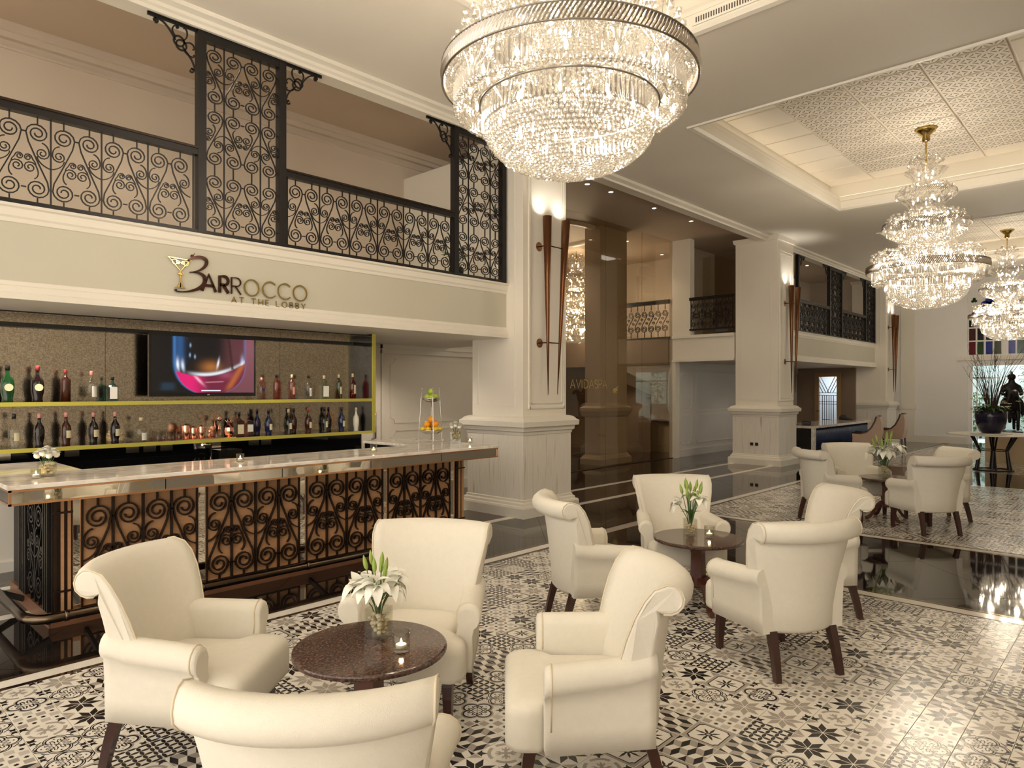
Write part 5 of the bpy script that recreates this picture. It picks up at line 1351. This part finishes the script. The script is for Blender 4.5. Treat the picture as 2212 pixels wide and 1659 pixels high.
for z in (.36, .46, .62): L2([(-.17, z), (-.10, z)]); L2([(.10, z), (.17, z)])
m.build('lead_bars', 'iron', d2)
m = MB(); m.tube([(22.95, 8.05, 1.0), (22.92, 8.05, 1.0), (22.92, 7.95, 1.0)], .012, 6); m.build('door_handle', 'iron', d2)
W('wall_end', 'bluish lit wall beyond the leaded door', 'white_paint', 24.6, 7.0, 0, 24.7, 8.69, 2.385)
lamp('back_office_lamp', 'AREA', (23.9, 7.8, 2.3), 26, None, (.72, .82, 1.0), .6)

# ------------------------------------------------------------------ reception desk and its chairs
rd = thing('reception_desk', 'reception desk with pale marble top and fluted navy front', 'desk', (0, 0, 0))
m = MB(); m.box(17.08, 6.05, .74, 21.6, 7.0, .80); m.box(17.08, 6.05, 0, 17.20, 6.12, .74); m.box(17.08, 6.05, .14, 21.6, 6.08, .20); m.build('marble_top', 'marble_counter', rd)
mb_box('side_panel', 'black_gloss', rd, 17.09, 6.12, 0, 17.16, 6.98, .74); mb_box('front_panel', 'navy_fluted', rd, 17.2, 6.16, .0, 21.58, 6.2, .74)
fl = MB(); fl.lathe([(.030, .20), (.030, .74)], 8); fme = fl.mesh('flute', 'navy_fluted')
for k in range(70): place('flute', fme, rd, (17.24+.062*k, 6.15, 0))
mn = thing('computer_monitor', 'black computer monitor at the left end of the reception desk', 'monitor', (17.55, 6.75, .80), R(35)); mb_box('screen', 'black_gloss', mn, -.24, -.02, .16, .24, .02, .46); mb_box('stand', 'black_matte', mn, -.03, -.02, .015, .03, .02, .18); mb_box('foot', 'black_matte', mn, -.12, -.09, 0, .12, .09, .015)
ph = thing('desk_phone', 'black telephone on the left of the reception desk', 'telephone', (17.40, 6.35, .80), R(20)); mb_box('base', 'black_matte', ph, -.09, -.1, 0, .09, .1, .05); m = MB(); m.tube([(-.06, -.1, .06), (-.06, -.08, .09), (-.06, .08, .09), (-.06, .1, .06)], .02, 8); m.build('handset', 'black_matte', ph)
kb = thing('desk_phone', 'dark phone and cradle at the far end of the reception desk', 'telephone', (21.2, 6.6, .80), R(70)); m = MB(); m.prism([(-.16, 0), (.16, 0), (.16, .10), (.0, .06), (-.16, .02)], -.1, .1, lambda a, b, d: (a, d, b)); m.build('cradle', 'black_matte', kb); m = MB(); m.tube([(.10, -.1, .11), (.11, 0, .14), (.10, .1, .11)], .025, 8); m.build('handset', 'black_matte', kb)
def desk_chair(loc, deg, label):
    t = thing('desk_chair', label, 'chair', (loc[0], loc[1], 0), R(deg), 'tan chairs at the reception desk')
    # side outline of the shell in (x forward, z)
    P = [(.30, .62), (.10, .60), (-.02, .64), (-.12, .74), (-.20, .90), (-.24, 1.03), (-.31, 1.03), (-.34, .85), (-.33, .60), (-.28, .38), (.28, .36)]
    for s in (-1, 1):
        m = MB(); m.prism(P, s*.27, s*.31, lambda a, b, d: (a, d, b)); side = m.build('side_shell', 'tan_leather', t)
        m = MB(); m.tube([(a, s*.29, b) for a, b in P[:6]], .028, 6); m.build('wood_trim', 'dark_wood', side)
    m = MB(); m.prism([(-.18, .42), (-.24, .9), (-.25, 1.02), (-.31, 1.02), (-.34, .85), (-.33, .6), (-.28, .40)], -.27, .27, lambda a, b, d: (a, d, b)); b = m.build('backrest', 'tan_leather', t)
    m = MB(); m.tube([(-.275, -.30, 1.035), (-.285, 0, 1.035), (-.275, .30, 1.035)], .03, 6); m.build('wood_trim', 'dark_wood', b)
    m = MB(); m.rects([[(-.22+o, -.27+o, z), (.30-o, -.27+o, z), (.30-o, .27-o, z), (-.22+o, .27-o, z)] for o, z in ((0, .36), (0, .46), (.03, .49))]); m.build('seat', 'tan_leather', t)
    for x in (-.26, .25):
        for y in (-.25, .25):
            m = MB(); m.rects([[(x*k-w, y-w, z), (x*k+w, y-w, z), (x*k+w, y+w, z), (x*k-w, y+w, z)] for w, z, k in ((.015, 0, 1.1), (.024, .37, 1))]); m.build('leg', 'dark_wood', t)
desk_chair((18.42, 5.25), 100, 'nearer tan wing chair with dark wood trim at the reception desk')
desk_chair((20.65, 5.25), 95, 'farther tan wing chair with dark wood trim at the reception desk')

# ------------------------------------------------------------------ stained glass window, garden opening
for nm, c in (('stain_red', (.16, .015, .03)), ('stain_green', (.02, .07, .03)), ('stain_blue', (.01, .03, .30)), ('stain_olive', (.06, .07, .02)), ('stain_dark', (.012, .012, .02)), ('stain_wine', (.07, .02, .02))):
    pbr(nm, c, .12, var=.25, vscale=9)
win = W('window_1', 'white traceried window with coloured glass panes in the end wall', 'white_paint', 25.06, .55, 2.72, 25.14, 4.30, 4.62)
cols = [('stain_dark', 'stain_dark'), ('stain_wine', 'stain_dark'), ('stain_red', 'stain_green')]
yv = [4.235]; 
def pane(y1, y0, z0, z1, mat):
    return mb_box('pane', mat, win, 25.045, y0, z0, 25.062, y1, z1)
for (ya, yb, mats_) in ((4.235, 4.06, ('stain_dark', 'stain_wine', 'stain_red')), (4.02, 3.86, ('stain_dark', 'stain_dark', 'stain_green')), (3.80, 3.63, ('stain_dark', 'stain_dark', 'stain_blue')), (3.59, 3.42, ('stain_dark', 'stain_wine', 'stain_olive')), (3.24, 3.07, ('stain_dark', 'stain_dark', 'stain_blue')), (3.03, 2.86, ('stain_dark', 'stain_dark', 'stain_green')), (2.80, 2.63, ('stain_dark', 'stain_dark', 'stain_red')), (2.59, 2.42, ('stain_dark', 'stain_wine', 'stain_blue'))):
    for (z0, z1), mt in zip(((3.60, 3.96), (3.19, 3.56), (2.76, 3.15)), mats_): pane(ya, yb, z0, z1, mt)
m = MB()
for y in (4.30, 4.04, 3.83, 3.61, 3.33, 3.05, 2.83, 2.61): m.box(25.02, y-.02, 2.72, 25.06, y+.02, 4.0)
for z in (2.735, 3.17, 3.58, 3.985): m.box(25.022, 2.3, z-.02, 25.06, 4.30, z+.02)
m.build('glazing_bars', 'white_paint', win)
def foil(cy, cz, r, n, mat, a0=45):
    m = MB()
    for k in range(n):
        a = R(a0 + 360*k/n); m.lathe([(r*.52, 0), (r*.52, .02)], 14, (0, r*.55*cos(a), r*.55*sin(a))) if False else m.prism(arc(cy+r*.55*cos(a), cz+r*.55*sin(a), r*.5, 0, 330, 12), 0, .02, fx(25.04))
    m.prism(arc(cy, cz, r*.35, 0, 330, 10), 0, .021, fx(25.04)); m.build('foil_pane', mat, win)
foil(3.72, 4.29, .20, 4, 'stain_blue', 0); foil(4.10, 4.42, .085, 3, 'stain_green', 90); foil(4.0, 4.10, .085, 3, 'stain_wine', 90); foil(4.10, 3.98+.06, .07, 3, 'stain_blue', 90); foil(3.45, 4.10, .085, 3, 'stain_red', 90); foil(3.2, 4.42, .09, 3, 'stain_green', 90); foil(2.95, 4.15, .18, 4, 'stain_dark', 0)
m = MB()
for y in (4.15, 3.0): m.strip(arc(y-.45, 3.98, .50, 10, 170, 18), .03, .04, fx(25.045))
m.build('tracery', 'cream_trim', win)
wg = W('window_2', 'clear glazed opening to the garden below the stained window', 'white_paint', 25.1, 4.15, 0, 25.16, 4.27, 2.42)
mb_box('mullion', 'white_paint', wg, 25.1, 4.02, 0, 25.14, 4.05, 2.42); mb_box('mullion', 'white_paint', wg, 25.1, 2.55, 0, 25.14, 2.62, 2.42); mb_box('transom', 'chrome', wg, 25.1, .6, 2.02, 25.14, 4.15, 2.07); mb_box('pane', 'pane_clear', wg, 25.12, .6, .02, 25.126, 4.15, 2.42)
W('wall_garden', 'pale garden wall outside the window', 'garden_stone', 29.5, -4, -.2, 29.6, 8, 4.2); g_ = W('floor_garden', 'stone paving outside the window', 'garden_stone', 25.25, -4, -.06, 29.5, 8, -.01)
rnd = random.Random(5)
for k, (yy, hh, nm) in enumerate(((5.9, 2.2, 'leftmost'), (4.5, 1.4, 'second'), (3.0, 2.6, 'third'), (1.5, 1.9, 'fourth'), (.0, 2.4, 'rightmost'))):
    t = thing('garden_shrub', nm + ' leafy shrub in the garden outside the far window', 'shrub', (28.6, yy, -.01), 0, 'garden shrubs')
    m = MB()
    for j in range(260):
        a = rnd.random()*2*pi; e = rnd.random(); q = .55*sqrt(rnd.random())*(1.1-.6*e); petal(m, (q*cos(a), q*sin(a), .15+hh*e), (cos(a), sin(a), rnd.uniform(-.3, .8)), .20, .05, .5, n=2)
    m.build('foliage', 'hedge', t)
    m = MB(); m.tube([(0, 0, 0), (.02, 0, hh*.5), (0, .03, hh)], [.04, .03, .01], 6); m.build('stem', 'twig', t)
lamp('garden_light', 'AREA', (27.2, 2.4, 4.0), 260, None, (.78, .92, 1.0), 3.0)

# ------------------------------------------------------------------ centre table with the big arrangement
ct = thing('centre_table', 'round glass table on splayed black legs carrying the big arrangement', 'table', (17.3, 2.5, 0))
m = MB(); m.lathe([(.01, .740), (.80, .740), (.83, .750), (.80, .762), (.01, .762)], 56); m.build('top', 'cream_trim', ct)
for k in range(6):
    a = pi/3*k + .2
    for s in (-1, 1):
        b = a + s*.10; m = MB(); m.tube([(.44*cos(b), .44*sin(b), .74), (.27*cos(a+s*.03), .27*sin(a+s*.03), .42), (.33*cos(b), .33*sin(b), .012)], .018, 6, smooth=False); m.build('leg', 'iron', ct)
m = MB(); m.tube([(.35*cos(2*pi*i/24), .35*sin(2*pi*i/24), .014) for i in range(24)], .014, 6, closed=True); m.build('floor_hoop', 'iron', ct)
m = MB(); m.tube([(.27*cos(2*pi*i/24), .27*sin(2*pi*i/24), .42) for i in range(24)], .010, 6, closed=True); m.build('waist_hoop', 'iron', ct)
pt_ = thing('plant_pot', 'big dark navy pot on the round centre table', 'pot', (17.25, 2.53, .763)); m = MB(); m.lathe([(.36, 0), (.36, .012)], 32); m.build('base_plate', 'cream_trim', pt_)
m = MB(); m.lathe([(.14, .012), (.165, .02), (.22, .10), (.265, .22), (.285, .36), (.285, .47), (.265, .47), (.26, .40)], 32); m.build('pot_body', 'navy_glaze', pt_)
ar = thing('branch_arrangement', 'curly bare branches with yellow and white orchids in the navy pot', 'flowers', (17.25, 2.53, 1.20)); rnd = random.Random(11)
for k in range(34):
    a = rnd.random()*2*pi; sp_ = rnd.uniform(.15, .75); H_ = rnd.uniform(.9, 1.45); pts = []; x = y = 0
    for i in range(13):
        s = i/12; pts.append((.08*cos(a)+sp_*cos(a)*s**1.5 + .035*sin(7*s+k)*s, .08*sin(a)+sp_*sin(a)*s**1.5 + .035*cos(8*s+2*k)*s, H_*s))
    m = MB(); m.tube(pts, [.0085*(1-.8*i/12) for i in range(13)], 4)
    for j in range(2):
        i = rnd.randint(6, 10); p = pts[i]; b = a + rnd.uniform(-1.2, 1.2); m.tube([p, (p[0]+.08*cos(b), p[1]+.08*sin(b), p[2]+.08), (p[0]+.11*cos(b+.5), p[1]+.11*sin(b+.5), p[2]+.22)], [.004, .003, .001], 4)
    m.build('branch', 'twig', ar)
for k in range(30):
    a = rnd.random()*2*pi; q = rnd.uniform(.14, .42); z = rnd.uniform(.06, .34); m = MB()
    if rnd.random() < .35: q *= 1.3
    for j in range(6): b = 2*pi*j/6; petal(m, (q*cos(a), q*sin(a), z), (cos(b), sin(b), .45), .055, .022, .4, n=3)
    m.build('orchid_flower', 'petal_yellow' if k % 3 else 'petal_white', ar)
for k in range(44):
    a = rnd.random()*2*pi; m = MB(); petal(m, (.12*cos(a), .12*sin(a), rnd.uniform(.0, .08)), (cos(a), sin(a), rnd.uniform(.1, .9)), rnd.uniform(.18, .34), .03, .6, n=4); m.build('leaf', 'leaf_green', ar)

# ------------------------------------------------------------------ pedestal with the equestrian figure
pd = thing('pedestal', 'tan block pedestal behind the centre table', 'pedestal', (0, 0, 0)); mb_box('block', 'pedestal_tan', pd, 19.3, 1.2, 0, 20.3, 2.95, .66); mb_box('cap', 'black_gloss', pd, 19.25, 1.15, .66, 20.35, 3.0, .69)
def skin_mesh(name, verts, edges, radii, mat, parent, sub=2):
    me = bpy.data.meshes.new(name); me.from_pydata(verts, edges, []); o = bpy.data.objects.new(name, me); COL.objects.link(o)
    md = o.modifiers.new('skin', 'SKIN')
    for i, r in enumerate(radii): me.skin_vertices[0].data[i].radius = (r, r)
    me.skin_vertices[0].data[0].use_root = True
    s = o.modifiers.new('sub', 'SUBSURF'); s.levels = sub; s.render_levels = sub
    dg = bpy.context.evaluated_depsgraph_get(); dg.update(); ev = o.evaluated_get(dg); nm = bpy.data.meshes.new_from_object(ev); nm.name = name
    bpy.data.objects.remove(o); nm.materials.clear(); nm.materials.append(MATS[mat])
    for p in nm.polygons: p.use_smooth = True
    q = bpy.data.objects.new(name, nm); COL.objects.link(q); q.parent = parent; return q
es = thing('horse_statue', 'dark bronze horse and helmeted rider statue on the tan pedestal', 'statue', (19.75, 2.50, .69), R(195))
m = MB(); m.box(-.5, -.16, 0, .46, .16, .03); m.build('plinth', 'statue_bronze', es)
hv = [(0, 0, .62), (.24, 0, .64), (-.28, 0, .64), (.38, 0, .82), (.46, 0, .96), (.56, 0, .92), (.66, 0, .83), (.26, .08, .50), (.30, .085, .28), (.28, .085, .04), (.26, -.08, .50), (.42, -.085, .40), (.38, -.085, .22), (-.30, .085, .48), (-.24, .09, .30), (-.32, .09, .22), (-.28, .09, .04), (-.30, -.085, .48), (-.36, -.09, .30), (-.42, -.09, .22), (-.38, -.09, .04), (-.42, 0, .66), (-.50, 0, .50), (-.48, 0, .28)]
he = [(0,1),(0,2),(1,3),(3,4),(4,5),(5,6),(1,7),(7,8),(8,9),(1,10),(10,11),(11,12),(2,13),(13,14),(14,15),(15,16),(2,17),(17,18),(18,19),(19,20),(2,21),(21,22),(22,23)]
hr = [.155, .155, .16, .10, .075, .065, .04, .07, .038, .034, .07, .042, .036, .085, .05, .034, .034, .085, .05, .034, .034, .04, .045, .015]
skin_mesh('horse', hv, he, hr, 'statue_bronze', es)
rv = [(.0, 0, .80), (.0, 0, .95), (.01, 0, 1.08), (.015, 0, 1.17), (.02, 0, 1.26), (.0, .14, 1.05), (.06, .19, .90), (.20, .14, .88), (.0, -.14, 1.05), (.06, -.20, .90), (.20, -.16, .88), (.10, .17, .70), (.06, .20, .46), (.13, .20, .40), (.10, -.17, .70), (.06, -.20, .46), (.13, -.20, .40)]
re_ = [(0,1),(1,2),(2,3),(3,4),(2,5),(5,6),(6,7),(2,8),(8,9),(9,10),(0,11),(11,12),(12,13),(0,14),(14,15),(15,16)]
skin_mesh('rider', rv, re_, [.10, .105, .12, .05, .085, .06, .045, .035, .06, .045, .035, .075, .05, .035, .075, .05, .035], 'statue_bronze', es)
m = MB(); m.sphere((.02, 0, 1.29), .095, 12, 8, sc=(1.1, .9, .85)); m.strip(arc(.0, 1.33, .075, 20, 190, 10), .05, .03, fy(0)); m.build('helmet', 'statue_bronze', es)
# ------------------------------------------------------------------ patterned floor tiles
TS = .2
INK = ['tile_white', 'tile_black', 'tile_grey', 'tile_silver', 'tile_mid']
def rot2(pts, a, c=(.5, .5)):
    ca, sa = cos(a), sin(a); return [(c[0]+(x-c[0])*ca-(y-c[1])*sa, c[1]+(x-c[0])*sa+(y-c[1])*ca) for x, y in pts]
def ribbon(pts, w):
    out = []; back = []
    for i, (x, y) in enumerate(pts):
        p, q = pts[max(0, i-1)], pts[min(len(pts)-1, i+1)]; dx, dy = q[0]-p[0], q[1]-p[1]; L = math.hypot(dx, dy) or 1
        ww = (w[i] if isinstance(w, list) else w)/2; out.append((x-dy/L*ww, y+dx/L*ww)); back.append((x+dy/L*ww, y-dx/L*ww))
    return out + back[::-1]
def fleur(c, a, s):
    P = [ribbon([(0, 0), (.10, 0), (.20, 0)], [.02, .09, .01])]
    for k in (-1, 1): P.append(ribbon([(.02, k*.01), (.08, k*.06), (.09, k*.11)], [.03, .05, .01])); P.append(ribbon([(.0, k*.02), (.02, k*.10), (.07, k*.15)], [.02, .04, .01]))
    return [rot2([(c[0]+x*s, c[1]+y*s) for x, y in p], a, c) for p in P]
def corners(s=1.0):
    out = []
    for c, a in (((.02, .02), 45), ((.98, .02), 135), ((.98, .98), 225), ((.02, .98), 315)): out += fleur(c, R(a), s)
    return out
def star(ink):
    L = []
    for k in range(8):
        a = R(45*k + 22.5)
        L.append((rot2([(.525, .5), (.5+.262, .5+.098), (1.025, .5), (.5+.262, .5-.098)], a), ink))
    return L
PAT = []
PAT.append(star(1) + [(p, 2) for p in ([(0, 0), (.24, 0), (0, .24)], [(1, 0), (.76, 0), (1, .24)], [(1, 1), (.76, 1), (1, .76)], [(0, 1), (.24, 1), (0, .76)])])
PAT.append(star(2) + [(p, 1) for p in corners(1.1)])
def cubes():
    L = []
    for i in range(-1, 4):
        for j in range(-1, 5):
            x = i*.5 + (.25 if j % 2 else 0); y = j*.30
            L.append(([(x-.25, y), (x, y-.10), (x+.25, y), (x, y+.10)], 1)); L.append(([(x-.25, y), (x-.25, y+.20), (x, y+.30), (x, y+.10)], 2))
    return L
PAT.append([(p, c) for p, c in cubes()])
def lattice(n, w):
    L = []
    for i in range(n+1):
        for j in range(n):
            for fl in (0, 1):
                a = [(.04+.92*(i/n), .04+.92*((j+t)/n)) for t in (0, .25, .5, .75, 1)]
                if fl: a = [(y, x) for x, y in a]
                L.append((ribbon(a, [.004, w, w*1.25, w, .004]), 1))
    return L
PAT.append(lattice(4, .075) + [(p, 1) for p in corners(.5)])
def gingham():
    L = []
    for i in range(4):
        for j in range(4):
            x, y = i*.25, j*.25
            if (i+j) % 2 == 0: L.append(([(x, y), (x+.25, y), (x+.25, y+.25), (x, y+.25)] if False else [(x+.02, y+.02), (x+.23, y+.02), (x+.23, y+.23), (x+.02, y+.23)], 3 if (i-j) % 4 else 2))
            else:
                c = (x+.125, y+.125); L.append(([(c[0]+(.07 if k % 2 else .042)*cos(R(22.5*k)), c[1]+(.07 if k % 2 else .042)*sin(R(22.5*k))) for k in range(16)], 1))
    return L
PAT.append(gingham())
def framed():
    L = [([(0, 0), (1, 0), (1, 1), (0, 1)], 2)]
    fr = lambda o, n: [(o+n, o), (1-o-n, o), (1-o-n*.6, o+n*.6), (1-o, o+n), (1-o, 1-o-n), (1-o-n*.6, 1-o-n*.6), (1-o-n, 1-o), (o+n, 1-o), (o+n*.6, 1-o-n*.6), (o, 1-o-n), (o, o+n), (o+n*.6, o+n*.6)]
    L += [(fr(.075, .09), 1), (fr(.105, .09), 0)]
    for k in range(8):
        a = R(45*k); l = .36 if k % 2 == 0 else .30
        L.append((rot2(ribbon([(.53, .5), (.53+l*.45, .5), (.5+l, .5)], [.02, .075, .008]), a), 1)); L.append((rot2(ribbon([(.56, .46), (.60, .5), (.56, .54)], .03), a), 1))
    L.append((arc(.5, .5, .035, 0, 330, 10), 3)); return L
PAT.append(framed())
def ringcross():
    L = [(p, 1) for p in corners(1.2)]
    for k in range(4): L.append((ribbon(arc(.5, .5, .40, 90*k+9, 90*k+81, 10), .09), 2))
    for k in range(4):
        a = R(90*k+45); L.append((rot2(ribbon([(.5, .5), (.64, .5), (.76, .5)], [.07, .09, .03]), a), 2))
        for s in (-1, 1): L.append((rot2(ribbon([(.60, .5), (.66, .5+s*.07), (.74, .5+s*.09)], [.05, .05, .01]), a), 2))
    return L
PAT.append(ringcross())
def quatre(w, ink2, shadow):
    L = [(p, 1) for p in corners(.95)]
    for k in range(4):
        a = R(90*k)
        lobe = arc(.74, .5, .20, -118, 118, 14)
        if shadow: L.append((rot2(ribbon(arc(.745, .5, .245, -100, 100, 12), .04), a), 2))
        L.append((rot2(ribbon(lobe, w), a), 1))
        for s in (-1, 1):
            L.append((rot2(ribbon([(.60, .5+s*.04), (.68, .5+s*.03), (.76, .5+s*.07), (.74, .5+s*.12), (.68, .5+s*.10)], w*.75), a), 1))
            L.append((rot2(ribbon([(.60, .5+s*.19), (.63, .5+s*.14), (.58, .5+s*.10)], w*.7), a), 1))
        L.append((rot2([(.84, .47), (.87, .5), (.84, .53), (.81, .5)], a), ink2)); L.append((rot2([(.635, .61), (.68, .635), (.665, .68), (.62, .655)], a), 3))
        L.append((rot2(ribbon([(.5, .5), (.54, .54), (.57, .57)], [.015, .045, .01]), a), ink2))
    return L
PAT.append(quatre(.05, 2, True)); 
def lace():
    L = quatre(.036, 1, False)
    for k in range(4):
        a = R(90*k); L.append((rot2(ribbon(arc(.76, .5, .245, -95, 95, 12), .026), a), 1)); L.append((rot2(ribbon(arc(.5, .5, .47, 33, 57, 6), .03), a), 1)); L.append((rot2([(.96, .42), (.99, .5), (.96, .58), (.92, .5)], a), 1))
    return L
PAT.append(lace())
def tile_mb(pi_, m, ox, oy, rot, x0, y0, x1, y1, body=True):
    """one tile: ceramic body with eased edge, print a fraction of a millimetre proud"""
    g = .0012
    if body:
        m.rects([[(max(x0, ox+g+o), max(y0, oy+g+o), z), (min(x1, ox+TS-g-o), max(y0, oy+g+o), z), (min(x1, ox+TS-g-o), min(y1, oy+TS-g-o), z), (max(x0, ox+g+o), min(y1, oy+TS-g-o), z)] for o, z in ((0, -.011), (0, -.0008), (.0008, 0))], 0)
    for lay, (poly, ink) in enumerate(PAT[pi_]):
        for _ in range(rot): poly = [(y, 1-x) for x, y in poly]
        p = clip_rect([(ox + .0025 + a*(TS-.005), oy + .0025 + b*(TS-.005)) for a, b in poly], max(x0, ox+.002), max(y0, oy+.002), min(x1, ox+TS-.002), min(y1, oy+TS-.002))
        if len(p) > 2 and poly_area(p) > 1e-7:
            m.add([(a, b, .00012 + .00001*lay) for a, b in p], [tuple(range(len(p)))], ink)
def in_view(x, y):
    d = x*cos(YAW) + y*sin(YAW)
    if d < .6: return None
    px = 1106 + 1480*(x*sin(YAW) - y*cos(YAW))/d; py = 842 + 1480*1.68/d
    return d if -90 < px < 2300 and py < 1790 else None
tile_me = {}
def tile_mesh(p, r):
    if (p, r) not in tile_me:
        m = MB(); tile_mb(p, m, 0, 0, r, -1, -1, 1, 1); me = m.mesh('tile', INK)
        tile_me[p, r] = me
    return tile_me[p, r]
bpy.context.view_layer.update()
dg = bpy.context.evaluated_depsgraph_get()
rt = random.Random(99); cand = []; rest = []
for fi, (a, b) in enumerate(FIELDS):
    i0 = int(math.floor((a-.786)/TS)); ulist = [.786 + TS*k for k in range(i0, int((b-.786)/TS)+1)]
    for u in ulist:
        for j in range(-9, 19):
            v = .893 + TS*j; d = in_view(u+.1, v+.1)
            if d is None: continue
            prev = rt.choice((0, 0, 1, 1, 2, 2, 3, 3, 4, 4, 5, 6, 6, 7, 7, 8, 8)); r = rt.randrange(4)
            whole = u >= a-.0005 and u+TS <= b+.0005 and v+TS <= 4.6975
            if fi == 0 and whole:
                vis = 0
                for dx, dy in ((.1, .1), (.04, .16), (.16, .04)):
                    tgt = Vector((u+dx, v+dy, .0)); o_ = Vector((0, 0, 1.68)); dv = tgt-o_; L = dv.length
                    hit, loc, *_ = scene.ray_cast(dg, o_, dv/L, distance=L-.03)
                    vis += (not hit)
                area = 1/d**3*(vis/3.0)
                cand.append((area, u, v, prev, r))
            else: rest.append((a, b, u, v, prev, r, fi))
cand.sort(key=lambda c: -c[0])
for ar_, u, v, p, r in cand[:300]: place('tile', tile_mesh(p, r), floor, (u, v, 0))
m = MB()
for ar_, u, v, p, r in cand[300:]: tile_mb(p, m, u, v, r, -9, -9, 99, 99)
far_t = []
for a, b, u, v, p, r, fi in rest:
    if fi == 0 or fi == 1: tile_mb(p, m, u, v, r, a, -9, b, 4.697)
o = m.build('tile_field', INK, floor); o['kind'] = 'stuff'
m = MB(); m.box(16.82, -1.0, -.012, 22.5, 4.697, 0); o = m.build('tile_field', 'carpet_far', floor); o['kind'] = 'stuff'
